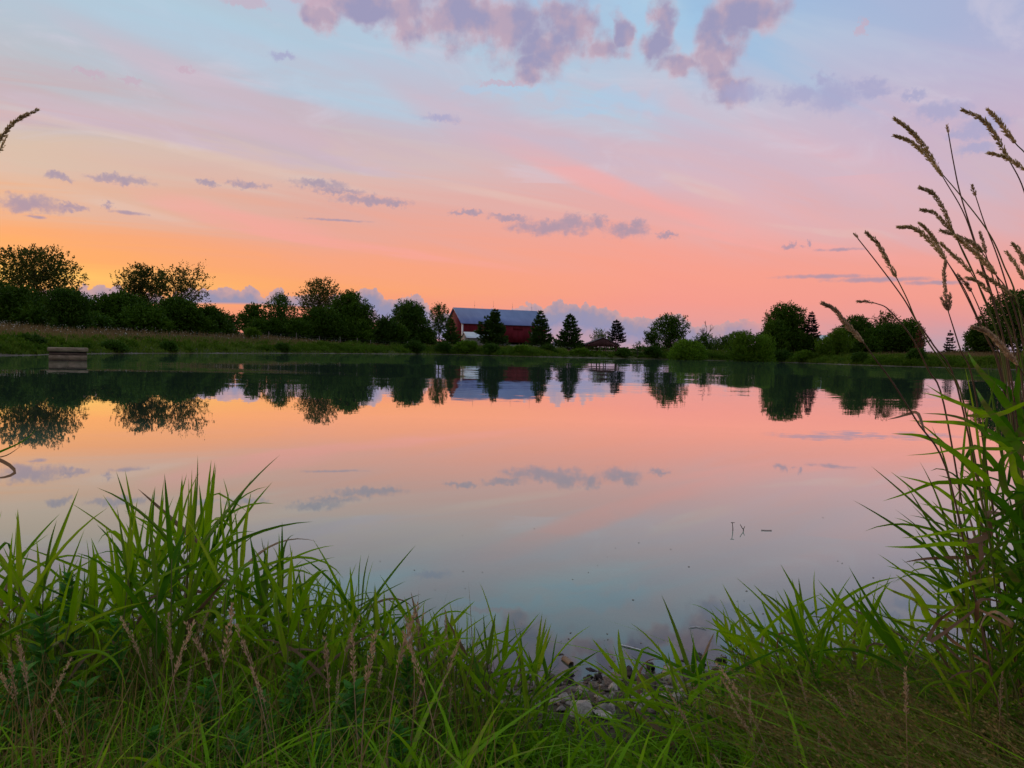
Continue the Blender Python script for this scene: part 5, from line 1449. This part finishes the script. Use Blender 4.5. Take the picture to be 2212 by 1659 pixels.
# long leaves of the reeds, from stem to tip, traced on the photo and set at the stalks' own distance
reed_leaves = [
    ([(760, 640), (560, 470), (420, 405), (268, 392)], 20, 'g'), ([(780, 470), (640, 465), (480, 492), (340, 502)], 13, 'g'), ([(640, 628), (480, 640), (350, 690), (222, 732)], 16, 'g'),
    ([(740, 840), (600, 740), (470, 650), (300, 603)], 17, 'g'), ([(665, 795), (590, 787), (510, 765), (408, 742)], 12, 'g'), ([(700, 870), (560, 884), (430, 908), (318, 916)], 12, 'g'),
    ([(840, 1020), (700, 960), (560, 915), (490, 895)], 22, 'g'), ([(640, 948), (520, 946), (380, 962), (230, 960)], 15, 'g'), ([(700, 1010), (560, 1016), (430, 1022), (325, 1040)], 14, 'b'),
    ([(620, 1215), (500, 1150), (380, 1095), (240, 1055)], 17, 'g'), ([(780, 300), (640, 250), (540, 205), (440, 145)], 18, 'g'), ([(760, 300), (620, 245), (520, 210), (420, 185)], 14, 'g'),
    ([(740, 360), (600, 338), (480, 333), (355, 327)], 16, 'g'), ([(790, 420), (680, 340), (560, 300), (420, 290)], 12, 'd'), ([(800, 570), (700, 460), (640, 520), (610, 610)], 20, 'd'),
    ([(860, 700), (820, 560), (850, 500), (905, 480)], 22, 'd'), ([(830, 1240), (720, 1180), (640, 1120), (560, 1090)], 14, 'g'), ([(800, 1130), (700, 1135), (560, 1180), (460, 1205)], 16, 'g'),
    ([(860, 800), (760, 700), (640, 640), (500, 600)], 18, 'd'), ([(880, 940), (780, 880), (640, 860), (510, 830)], 10, 'd'), ([(890, 1100), (780, 1060), (640, 1000), (550, 965)], 12, 'd'),
    ([(760, 900), (745, 800), (790, 790), (840, 795)], 20, 'b'), ([(720, 1060), (715, 950), (740, 880), (735, 850)], 16, 'b'), ([(700, 1330), (705, 1240), (760, 1225), (850, 1250)], 15, 'b'),
    ([(880, 1360), (800, 1290), (740, 1310), (700, 1400)], 12, 'b'), ([(560, 1420), (540, 1340), (580, 1280), (640, 1230)], 14, 'b'), ([(460, 1440), (500, 1340), (560, 1290), (620, 1240)], 12, 'b'),
    ([(860, 260), (780, 150), (700, 60), (650, -20)], 34, 'd'), ([(930, 330), (860, 180), (760, 110), (690, 100)], 40, 'd'), ([(950, 420), (900, 250), (905, 120), (935, -60)], 44, 'd'),
    ([(930, 480), (830, 360), (740, 250), (690, 160)], 36, 'd'), ([(930, 560), (850, 450), (760, 380), (640, 330)], 26, 'd'), ([(940, 700), (880, 560), (890, 420), (925, 330)], 30, 'd'),
    ([(930, 850), (850, 760), (780, 700), (700, 660)], 22, 'd'), ([(935, 1000), (860, 900), (800, 840), (720, 820)], 20, 'd'), ([(940, 1180), (860, 1080), (790, 1030), (700, 1020)], 22, 'd'),
    ([(930, 1300), (860, 1230), (780, 1200), (680, 1210)], 18, 'd'), ([(900, 620), (870, 500), (800, 430), (690, 400)], 22, 'g'), ([(905, 440), (840, 320), (760, 270), (660, 260)], 24, 'd'),
    ([(480, 1340), (420, 1240), (360, 1160), (288, 1098)], 24, 'g'), ([(440, 1260), (380, 1225), (290, 1190), (200, 1145)], 14, 'g'), ([(470, 1330), (400, 1330), (330, 1328), (270, 1328)], 10, 'g'),
    ([(400, 290), (350, 295), (300, 310), (245, 322)], 10, 'b'),
]
def build_reed_leaves():
    g = np.random.default_rng(44)
    for i, (pp, w, mk) in enumerate(reed_leaves):
        d0 = g.uniform(1.5, 1.72)
        pts = [np.array(at(*z6(*q), d0 + 0.05 * k * g.uniform(-1, 1))) for k, q in enumerate(pp)]
        # nearest stalk carries it
        best = min(REED_ROOTS, key=lambda r: min(np.linalg.norm(np.asarray(c) - pts[0]) for c in catmull(r[2], 40)))
        C = catmull(best[2], 60)
        j = int(np.argmin(np.linalg.norm(C - pts[0], axis=1)))
        if np.linalg.norm(C[j] - pts[0]) < 0.3:
            pts = [C[j]] + pts
        me, p0 = ribbon_leaf(pts, min(w, 26) * 0.00072, {'g': B_GREEN, 'd': B_DEEP, 'b': B_DRY}[mk], g, g.uniform(-0.6, 0.6))
        o = obj('leaf', me, best[0])
        o.location = Vector(p0) - best[0].location
build_reed_leaves()

# leafy stems filling the reed stand
def reed_fill():
    g = np.random.default_rng(55)
    for i in range(32):
        px = g.uniform(2030, 2290)
        py = g.uniform(760, 1180)
        d = g.uniform(1.55, 2.0)
        t = at(px, py, d)
        bx, by = t.x + g.uniform(0.05, 0.22), d + g.uniform(-0.1, 0.15)
        shoot((bx, by, gz(bx, by)), t, 'leafy reed stem without seed head among tall stalks', 'leafy stems filling the reed stand', g, 'd' if g.random() < 0.7 else 'g', nleaf=9, wmm=11, stemfrac=0.75, lscale=0.62)
reed_fill()

# the two things reaching in from beyond the other edge: a seed head and bent leaves
def left_reed():
    g = np.random.default_rng(66)
    d = 1.5
    foot = np.array(at(-120, 1640, d)); foot[2] = gz(foot[0], foot[1]) - 0.02
    root = tag(empty('reed_stalk', tuple(foot)), 'lone reed stalk arching in with a dark seed head high over the meadow trees', 'reed')
    head = [np.array(at(a, b, d)) for a, b in ((-30, 345), (0, 300), (34, 262), (80, 238))]
    chain = [foot] + [np.array(at(a, b, d)) for a, b in ((-150, 1200), (-130, 800), (-75, 450))] + [head[0]]
    b = MB(); b.tube(catmull(chain, 36) - foot, np.linspace(0.0024, 0.0012, 36), 5); obj('stem', b.me('stem', M_STEMD, True), root)
    me = seed_head([h - foot for h in head], 0.0075, g, n=520); me.materials.append(M_SEED); obj('seed_head', me, root)
    me = seed_head([np.array(at(a, b, d)) - foot for a, b in ((-12, 335), (4, 318), (14, 292))], 0.004, g, n=70); me.materials.append(M_SEED); obj('seed_head', me, root)
    for pp, w, m_ in (([(-140, 1060), (-60, 1000), (0, 975), (50, 952), (82, 925)], 0.011, B_DEEP), ([(-140, 1000), (-40, 985), (10, 998), (33, 1020), (5, 1032), (-20, 1028)], 0.010, B_DRY), ([(-130, 1010), (-40, 990), (10, 985), (48, 962)], 0.004, B_DRY)):
        me, p0 = ribbon_leaf([np.array(at(a, b, d)) for a, b in pp], w, m_, g, 0.8)
        o = obj('leaf', me, root); o.location = Vector(p0) - root.location
left_reed()

# ------------------------------------------------------------------ low growth of the near bank
def near_points(n, x0, x1, y0, y1, g):
    X = g.uniform(x0, x1, n); Y = g.uniform(y0, y1, n)
    sd = shore_sd(X, Y)
    k = sd > 0.03
    return X[k], Y[k], sd[k]
def stony(X, Y):
    """0..1: how stony the ground is (the open gap in the grass)"""
    return np.exp(-((X - 0.42) / 0.42) ** 2 - ((Y - 2.56) / 0.22) ** 2)
def to_px(X, Y, Z):
    P = np.stack([X, Y, Z - CAM_Z], 1)
    f = P @ np.array(FWD)
    return 1106 + FPX * (P @ np.array(RT)) / f, 829.5 - FPX * (P @ np.array(UP)) / f
LOW = [(-60, 1230), (130, 1230), (230, 1200), (440, 1150), (560, 1260), (800, 1370), (950, 1430), (1080, 1480), (1160, 1515), (1450, 1525), (1560, 1460), (1620, 1440), (1720, 1400), (1900, 1400), (2260, 1390)]
def cap_height(X, Y, Z, H, g, give=60):
    """keep low growth low: the stony gap stays open to the water"""
    px, _ = to_px(X, Y, Z)
    lim = np.interp(px, [a for a, b in LOW], [b for a, b in LOW]) + give * g.normal(size=len(X)) * 0.5 + give * 0.4
    el_ = (lim - 829.5) / FPX
    zmax = CAM_Z - Y * np.tan(np.arctan(el_) + PITCH - ROLL * (px - 1106) / FPX)
    return np.minimum(H, zmax - Z)
def near_stuff():
    g = np.random.default_rng(77)
    X, Y, sd = near_points(30000, -2.6, 2.6, 0.85, 2.95, g)
    k = g.random(len(X)) > stony(X, Y) * 0.88 - 0.03
    X, Y, sd = X[k], Y[k], sd[k]
    Z = ground_z(X, Y, sd)
    n = len(X)
    right = sst(X, 0.5, 1.0)
    H = g.uniform(0.10, 0.30, n) * (1 - 0.25 * sst(Y, 2.2, 2.8)) * (0.7 + 0.3 * sst(np.abs(X - 0.4), 0.2, 0.9))
    H = cap_height(X, Y, Z, H, g)
    sy = stony(X, Y)
    H = np.where(sy > 0.35, g.uniform(0.02, 0.07, n), H)
    k = H > 0.018
    X, Y, Z, H, right = X[k], Y[k], Z[k], H[k], right[k]; n = len(X)
    lean = g.normal(size=(n, 2)) * 0.7 + np.stack([-1.0 * right, 0 * X], 1)
    V, Q = ribbons(np.stack([X, Y, Z - 0.01], 1), H, lean, g.uniform(0.0014, 0.0046, n), g.uniform(0.2, 1.3, n), 6, g, 0.5)
    tag(obj('undergrowth_grass', mesh('undergrowth_grass', V, Q, G_FINE)), 'short tangled green grass covering the near bank', 'grass', kind='stuff')
    # wider short blades
    X, Y, sd = near_points(3600, -2.4, 2.4, 1.0, 2.8, g)
    k = g.random(len(X)) > stony(X, Y) * 1.2 - 0.02
    X, Y, sd = X[k], Y[k], sd[k]
    n = len(X)
    Z = ground_z(X, Y, sd)
    H = cap_height(X, Y, Z, g.uniform(0.12, 0.34, n), g, 90)
    k = H > 0.05
    X, Y, Z, H = X[k], Y[k], Z[k], H[k]; n = len(X)
    lean = g.normal(size=(n, 2)) * 0.9 + np.stack([-0.8 * sst(X, 0.4, 1.0), 0 * X], 1)
    V, Q = ribbons(np.stack([X, Y, Z - 0.01], 1), H, lean, g.uniform(0.004, 0.0085, n), g.uniform(0.35, 1.3, n), 8, g, 0.55)
    tag(obj('broad_grass', mesh('broad_grass', V, Q, B_GREEN)), 'broad green grass blades arching over the near bank', 'grass', kind='stuff')
    # dry seedy grass, slanting on the right
    X, Y, sd = near_points(15000, 0.55, 2.7, 1.0, 2.6, g)
    k = g.random(len(X)) < sst(X, 0.5, 0.95) * (1 - 0.75 * stony(X, Y))
    X, Y, sd = X[k], Y[k], sd[k]
    n = len(X)
    Z = ground_z(X, Y, sd) - 0.01
    H = cap_height(X, Y, Z, g.uniform(0.14, 0.36, n), g)
    k = H > 0.04
    X, Y, Z, H = X[k], Y[k], Z[k], H[k]; n = len(X)
    lean = np.stack([-1.0 + 0.3 * g.normal(size=n), 0.25 * g.normal(size=n)], 1)
    bend = g.uniform(0.5, 1.15, n)
    V, Q = ribbons(np.stack([X, Y, Z], 1), H, lean, g.uniform(0.0008, 0.0018, n), bend, 5, g, 0.25)
    # tiny spikelets along the upper third
    ks = 5
    s = g.uniform(0.6, 1.0, (n, ks))
    PX = X[:, None] + lean[:, :1] * s ** 1.6 * (bend * H)[:, None]; PY = Y[:, None] + lean[:, 1:] * s ** 1.6 * (bend * H)[:, None]
    PZ = Z[:, None] + H[:, None] * (s - 0.25 * bend[:, None] * s ** 2.5)
    C = np.stack([PX, PY, PZ], 2).reshape(-1, 3) + g.normal(0, 0.004, (n * ks, 3))
    U = np.repeat(np.stack([lean[:, 0], lean[:, 1], np.full(n, 0.6)], 1), ks, 0) + g.normal(0, 0.5, (n * ks, 3))
    U /= np.linalg.norm(U, axis=1)[:, None]
    V2, Q2 = cards(C, U, perp(U, g), 0.008, 0.0032)
    tag(obj('brown_seed_grass', mesh('brown_seed_grass', np.concatenate([V, V2]), np.concatenate([Q, Q2 + len(V)]), G_BROWN)), 'fine brown seeding grass slanting across the bank by the reeds', 'grass', kind='stuff')
    # dry fine grass on the left
    X, Y, sd = near_points(6500, -2.5, 0.0, 1.0, 2.5, g)
    k = g.random(len(X)) < 0.35 + 0.65 * np.exp(-((X + 1.05) / 0.5) ** 2)
    X, Y, sd = X[k], Y[k], sd[k]
    n = len(X)
    lean = g.normal(size=(n, 2)) * 0.8
    V, Q = ribbons(np.stack([X, Y, ground_z(X, Y, sd) - 0.01], 1), g.uniform(0.15, 0.36, n), lean, g.uniform(0.0008, 0.002, n), g.uniform(0.1, 0.7, n), 5, g, 0.2)
    tag(obj('dry_grass', mesh('dry_grass', V, Q, G_BROWN)), 'thin dry grass threaded through the green bank growth', 'grass', kind='stuff')
near_stuff()

# dry seed stalks standing in the near grass
def dry_stalks():
    g = np.random.default_rng(88)
    proto = []
    for v in range(5):
        L = 1.0
        bx, by = g.uniform(-0.25, 0.25), g.uniform(-0.15, 0.15)
        path = [(0, 0, -0.03), (bx * 0.15, by * 0.15, 0.4), (bx * 0.5, by * 0.5, 0.75), (bx, by, 1.0)]
        b = MB(); C = catmull(path, 12); b.tube(C[:10], np.linspace(0.0028, 0.0016, 10), 4)
        sm = b.me('stem', M_SEEDD)
        P = C[7:]
        n = 90
        s = g.random(n); i = (s * (len(P) - 1.001)).astype(int)
        Cc = P[i] + (P[i + 1] - P[i]) * (s * (len(P) - 1.001) - i)[:, None]
        r = unit(n, g); r[:, 2] *= 0.3
        rad = 0.009 * np.clip(np.minimum(1, s * 4 + 0.3) * (1 - s) ** 0.6, 0.1, 1) * (0.5 + 0.5 * np.sin(s * 24) ** 2)
        Cc = Cc + r * rad[:, None]
        U = np.array([bx, by, 1.0]) + r * 0.5; U /= np.linalg.norm(U, axis=1)[:, None]
        V, Q = cards(Cc, U, perp(U, g), 0.022, 0.006)
        proto.append((sm, mesh('seed_head', V, Q, M_SEEDD)))
    n = 0
    for i in range(130):
        if i < 88:
            px, py, d = g.uniform(-20, 1000), g.uniform(1300, 1620), g.uniform(1.45, 2.2)
        else:
            px, py, d = g.uniform(1550, 2212), g.uniform(1420, 1640), g.uniform(1.45, 2.1)
        t = at(px, py, d)
        z = gz(t.x, d)
        h = t.z - z
        if h < 0.12 or h > 0.6:
            continue
        left = i < 88
        root = tag(empty('dry_grass_stalk', (t.x, d, z), g.uniform(0, 6.28)), 'thin dry pinkish-brown seed stalk standing in the low grass of the weedy bank' if left else 'thin dry seed stalk poking from the slanting brown grass', 'grass stalk', 'dry stalks in the weedy bank' if left else 'dry stalks in the brown grass')
        root.rotation_euler = (g.normal(0, 0.12), g.normal(0, 0.12) - (0.0 if left else 0.25), g.uniform(0, 6.28) if left else g.normal(0, 0.4))
        root.scale = (h * 1.3, h * 1.3, h)
        sm, hm = proto[i % 5]
        obj('stem', sm, root); obj('seed_head', hm, root)
dry_stalks()

# leafy weeds low in the grass
def weeds():
    g = np.random.default_rng(99)
    spots = [(150, 1240, 2.0, 0.20), (90, 1330, 1.75, 0.22), (250, 1340, 1.9, 0.16), (180, 1480, 1.6, 0.18), (560, 1500, 1.65, 0.17), (640, 1440, 1.8, 0.16), (450, 1470, 1.7, 0.15), (760, 1480, 1.7, 0.18), (520, 1590, 1.5, 0.16),
             (330, 1580, 1.5, 0.15), (860, 1560, 1.6, 0.14), (880, 1420, 1.95, 0.15), (40, 1440, 1.6, 0.2), (690, 1600, 1.5, 0.14)]
    lab = ['tall leafy weed beside the outer reed clump', 'broad-leaved weed at the grass edge', 'leafy weed below the tallest reed clump', 'weed with dark pointed leaves deep in the grass', 'bushy weed with small bright leaves in the low grass',
           'small-leaved weed behind the bushy weed', 'weed hidden under dry stalks', 'leafy weed under the sloping reeds', 'low weed at the foot of the dry stalks', 'low rosette weed among dry stalks', 'low weed near the stony gap', 'weed sprouting under the sloping reeds near the water',
           'dark weed below the broad-leaved weed', 'low weed in the deepest grass']
    Vq, Qq = leaf_shape(0.9, 0.2, 1, seg=5)
    s = np.repeat(np.linspace(0, 1, 6), 3)
    Vq = Vq.copy(); Vq[:, 1] *= (np.sin(np.clip(s * 1.02, 0, 1) * math.pi) ** 0.7 + 0.06) * 1.5 / np.maximum(0.35, np.minimum(1, 0.55 + s * 2.6))
    lm = mesh('weed_leaf', Vq, Qq, L_WEED, True)
    for (px, py, d, sz), lb in zip(spots, lab):
        t = at(px, py, d); z = gz(t.x, d)
        h = max(0.12, t.z - z)
        root = tag(empty('leafy_weed', (t.x, d, z)), lb, 'weed', 'leafy weeds of the near bank')
        b = MB(); b.tube([(0, 0, -0.02), (0.01, 0, h * 0.5), (0, 0.01, h)], [0.003, 0.0025, 0.0015], 5); obj('stem', b.me('stem', M_STEM, True), root)
        nl = int(22 + h * 80)
        for k in range(nl):
            f = 0.25 + 0.75 * k / nl
            a = k * 2.4
            e = g.uniform(0.7, 1.3) * (1.15 - 0.5 * f)
            dv = Vector((math.cos(a) * math.sin(e), math.sin(a) * math.sin(e), math.cos(e)))
            L = sz * g.uniform(0.22, 0.38) * (1.25 - 0.6 * f)
            x = Vector((math.cos(a), math.sin(a), -0.4)); y = dv.cross(x).normalized(); x = y.cross(dv)
            o = obj('leaf', lm, root)
            o.matrix_local = Matrix(((x.x * L, y.x * L * 0.38, dv.x * L, 0), (x.y * L, y.y * L * 0.38, dv.y * L, 0), (x.z * L, y.z * L * 0.38, dv.z * L, h * f), (0, 0, 0, 1)))
weeds()

# ------------------------------------------------------------------ stones of the shore
def stone_mat(name, c1, c2):
    m, N, out = material(name)
    tc = N.n('ShaderNodeTexCoord').outputs['Object']
    rn = N.n('ShaderNodeObjectInfo').outputs['Random']
    v = N.v('ADD', tc, N.xyz(N.m('MULTIPLY', rn, 30.0), 0.0, 0.0))
    f, _ = N.noise(v, 3.0, 6.0, 0.65); f2, _ = N.noise(v, 14.0, 4.0, 0.6)
    col = N.mix(N.ss(f, 0.3, 0.7), c1, c2)
    col = N.mix(N.m('MULTIPLY', N.ss(f2, 0.55, 0.75), 0.5), col, (0.10, 0.085, 0.07))
    col = N.mix(1.0, col, N.xyz(*[N.ss(rn, 0.0, 1.0, 0.62, 1.15)] * 3), 'MULTIPLY')
    finish(N, out, col, 0.8, 0.25, bump=N.m('ADD', f, N.m('MULTIPLY', f2, 0.4)), bd=0.02)
    return m
S_PALE = stone_mat('pale_limestone', (0.40, 0.325, 0.265), (0.62, 0.53, 0.45))
S_BROWN = stone_mat('brown_stone', (0.15, 0.10, 0.075), (0.28, 0.20, 0.15))
S_WET = stone_mat('wet_stone', (0.020, 0.014, 0.012), (0.065, 0.045, 0.036))
def stone_mesh(g, mat):
    import bmesh
    bm = bmesh.new()
    n = 14
    P = unit(n, g) * g.uniform(0.75, 1.1, n)[:, None] * np.array([1.0, g.uniform(0.6, 0.9), g.uniform(0.4, 0.65)])
    vs = [bm.verts.new(p) for p in P]
    bmesh.ops.convex_hull(bm, input=vs)
    loose = [v for v in bm.verts if not v.link_faces]
    bmesh.ops.delete(bm, geom=loose, context='VERTS')
    bmesh.ops.bevel(bm, geom=list(bm.edges), offset=0.07, segments=1, affect='EDGES', profile=0.6, clamp_overlap=True)
    me = bpy.data.meshes.new('stone'); bm.to_mesh(me); bm.free()
    me.materials.append(mat)
    return me
def stones():
    g = np.random.default_rng(123)
    sets = {k: [stone_mesh(g, m) for _ in range(7)] for k, m in (('pale', S_PALE), ('brown', S_BROWN), ('wet', S_WET))}
    placed = []
    def put(x, y, r, kind, lb, gr, sink=0.35, name='stone'):
        z = gz(x, y)
        o = obj(name, sets[kind][int(g.integers(7))])
        o.location = (x, y, z + r * 0.5 * (1 - sink) - r * 0.12)
        o.rotation_euler = (g.normal(0, 0.25), g.normal(0, 0.25), g.uniform(0, 6.28))
        o.scale = (r, r, r)
        return tag(o, lb, 'stone', gr)
    tries = 0
    while len(placed) < 250 and tries < 9000:
        tries += 1
        x = g.normal(0.45, 0.5); y = g.uniform(2.26, 2.86)
        s_ = shore_sd([x], [y])[0]
        if s_ < -0.10 or x < -0.75 or x > 1.6:
            continue
        if g.random() > 0.25 + 0.75 * stony(np.array([x]), np.array([y]))[0]:
            continue
        r = float(np.clip(g.lognormal(-3.75, 0.42), 0.012, 0.065))
        if any((x - a) ** 2 + (y - b) ** 2 < (0.72 * (r + c)) ** 2 for a, b, c in placed):
            continue
        placed.append((x, y, r))
        if s_ < 0.05:
            put(x, y, r, 'wet' if g.random() < 0.6 else 'brown', 'small dark wet stone lying along the waterline of the stony gap', 'wet stones at the waterline')
        elif s_ < 0.17 and g.random() < 0.6:
            put(x, y, r, 'brown', 'small brown stone just above the waterline of the stony gap', 'brown shore stones')
        else:
            put(x, y, r, 'pale', 'pale limestone cobble in the stony gap between the grass clumps', 'pale shore cobbles')
    # larger stones that can be told apart
    def rock(px, py, r, kind, lb, zoff=0.0, sy=1.0, sz=1.0):
        p = on_water(px, py, zoff)
        o = obj('rock', sets[kind][int(g.integers(7))])
        o.location = (p.x, p.y, max(gz(p.x, p.y), -0.02) + r * 0.18 * sz)
        o.scale = (r, r * sy, r * sz)
        o.rotation_euler = (0.1, 0.05, g.uniform(0, 6.28))
        tag(o, lb, 'rock')
    rock(1215, 1413, 0.048, 'wet', 'dark wet rock breaking the shallow water off the stony gap', 0.0, 0.8, 0.7)
    rock(1362, 1412, 0.034, 'brown', 'small brown rock alone in the shallows beside a floating straw', 0.0, 0.9, 0.8)
    rock(1520, 1424, 0.060, 'wet', 'blocky dark rock at the waterline under the slanting reeds', 0.0, 0.8, 0.8)
    rock(1452, 1438, 0.050, 'brown', 'reddish-brown rock at the waterline of the stony gap', 0.02, 0.8, 0.7)
    rock(1345, 1452, 0.075, 'brown', 'broad brown rock half in the water', 0.02, 0.8, 0.5)
    rock(966, 1398, 0.030, 'wet', 'small dark rock in the water behind the sloping reeds', 0.0, 0.9, 0.8)
    rock(1045, 1456, 0.085, 'wet', 'smooth dark boulder at the edge of the sloping reeds', 0.02, 0.7, 0.8)
    rock(1385, 1500, 0.075, 'pale', 'largest pale limestone slab among the cobbles', 0.08, 0.6, 0.42)
    rock(1300, 1525, 0.055, 'pale', 'cracked pale limestone block below the cobbles', 0.10, 0.7, 0.5)
    # pebbles too many to count
    n = 2600
    X = g.normal(0.45, 0.55, n); Y = g.uniform(1.95, 2.95, n)
    sd = shore_sd(X, Y)
    k = (sd > -0.18) & (g.random(n) < 0.3 + 0.7 * stony(X, Y))
    X, Y, sd = X[k], Y[k], sd[k]; n = len(X)
    Z = ground_z(X, Y, sd)
    base = np.array([(1, 0, 0), (0, 0.8, 0), (-1, 0, 0), (0, -0.8, 0), (0, 0, 0.6), (0, 0, -0.4)])
    a = g.uniform(0, 6.28, n); r = g.uniform(0.005, 0.014, n)
    ca, sa = np.cos(a), np.sin(a)
    J = base[None] * g.uniform(0.7, 1.2, (n, 6, 1)) * r[:, None, None]
    V = np.stack([J[:, :, 0] * ca[:, None] - J[:, :, 1] * sa[:, None] + X[:, None], J[:, :, 0] * sa[:, None] + J[:, :, 1] * ca[:, None] + Y[:, None], J[:, :, 2] + Z[:, None] + 0.002], 2)
    T = np.array([(0, 1, 4), (1, 2, 4), (2, 3, 4), (3, 0, 4), (1, 0, 5), (2, 1, 5), (3, 2, 5), (0, 3, 5)])
    F = (np.arange(n)[:, None, None] * 6 + T[None]).reshape(-1, 3)
    tag(obj('pebbles', mesh('pebbles', V.reshape(-1, 3), F, S_BROWN)), 'loose gravel and pebbles between the shore stones', 'pebbles', kind='stuff')
stones()

# ------------------------------------------------------------------ small things on the water
def water_bits():
    g = np.random.default_rng(321)
    M_WET = plain_mat('wet_twig', (0.025, 0.015, 0.012), (0.06, 0.035, 0.028), 20.0, 0.7)
    M_STRAW = plain_mat('bleached_straw', (0.55, 0.53, 0.48), (0.72, 0.70, 0.64), 20.0, 0.6)
    def twig(pts, lb, r=0.004, side=None):
        base = on_water(*pts[0])
        root = tag(empty('dead_twig', (base.x, base.y, 0)), lb, 'twig')
        P = [np.array((0, 0, -0.15))] + [np.array(at(a, b, base.y)) - np.array(base) for a, b in pts]
        b = MB(); b.tube(catmull(P, 10), np.linspace(r, r * 0.6, 10), 5); obj('stem', b.me('stem', M_WET, True), root)
        if side:
            b = MB(); b.tube([np.array(at(a, c, base.y)) - np.array(base) for a, c in side], [r * 0.7, r * 0.5], 4); obj('side_twig', b.me('side_twig', M_WET, True), root)
    twig([(1583, 1147), (1583, 1140), (1582, 1129)], 'straight dead twig with a flat tip standing out of the pond', 0.0035, [(1579, 1129), (1587, 1129)])
    twig([(1606, 1147), (1604, 1142), (1599, 1133)], 'forked dead twig leaning beside the straight one', 0.0035, [(1605, 1145), (1609, 1137)])
    def floater(name, pts, r, mat, lb, cat):
        q = [on_water(a, b) for a, b in pts]
        c = q[0]
        b = MB(); b.tube([(p.x - c.x, p.y - c.y, 0.003) for p in q], r, 5)
        o = obj(name, b.me(name, mat, True)); o.location = (c.x, c.y, 0)
        tag(o, lb, cat)
    floater('floating_straw', [(1342, 1395), (1360, 1399), (1385, 1406)], 0.0024, M_STRAW, 'bleached straw afloat off the stony gap', 'straw')
    floater('floating_straw', [(1488, 1357), (1505, 1355), (1525, 1360)], 0.0018, M_STRAW, 'curved pale straw afloat near the slanting reeds', 'straw')
    floater('floating_stick', [(1644, 1146), (1655, 1146.5), (1667, 1146.5)], 0.0022, M_WET, 'short dark stick afloat beside the dead twigs', 'stick')
    floater('driftwood', [(1218, 1424), (1226, 1430), (1234, 1437)], 0.012, plain_mat('driftwood', (0.14, 0.085, 0.05), (0.24, 0.16, 0.10), 12.0, 0.8), 'stubby piece of driftwood below the dark wet rock', 'driftwood')
    # specks and bubbles
    n = 60
    C = []
    while len(C) < n:
        p = on_water(g.uniform(600, 1900), 1100 + 340 * g.random() ** 0.6)
        if shore_sd([p.x], [p.y])[0] < -0.1:
            C.append((p.x, p.y, 0.0015))
    C = np.array(C)
    r = g.uniform(0.002, 0.006, n)
    k = 6
    th = np.linspace(0, 6.283, k, endpoint=False)
    ring = np.stack([np.cos(th), np.sin(th), th * 0], 1)
    V = np.concatenate([C[:, None, :] + ring[None] * r[:, None, None], (C + np.array([0, 0, 1]) * r[:, None] * 0.45)[:, None, :]], 1)
    T = np.array([(j, (j + 1) % k, k) for j in range(k)])
    F = (np.arange(n)[:, None, None] * (k + 1) + T[None]).reshape(-1, 3)
    tag(obj('floating_specks', mesh('floating_specks', V.reshape(-1, 3), F, S_BROWN, True)), 'tiny specks and bubbles floating on the near water', 'debris', kind='stuff')
water_bits()
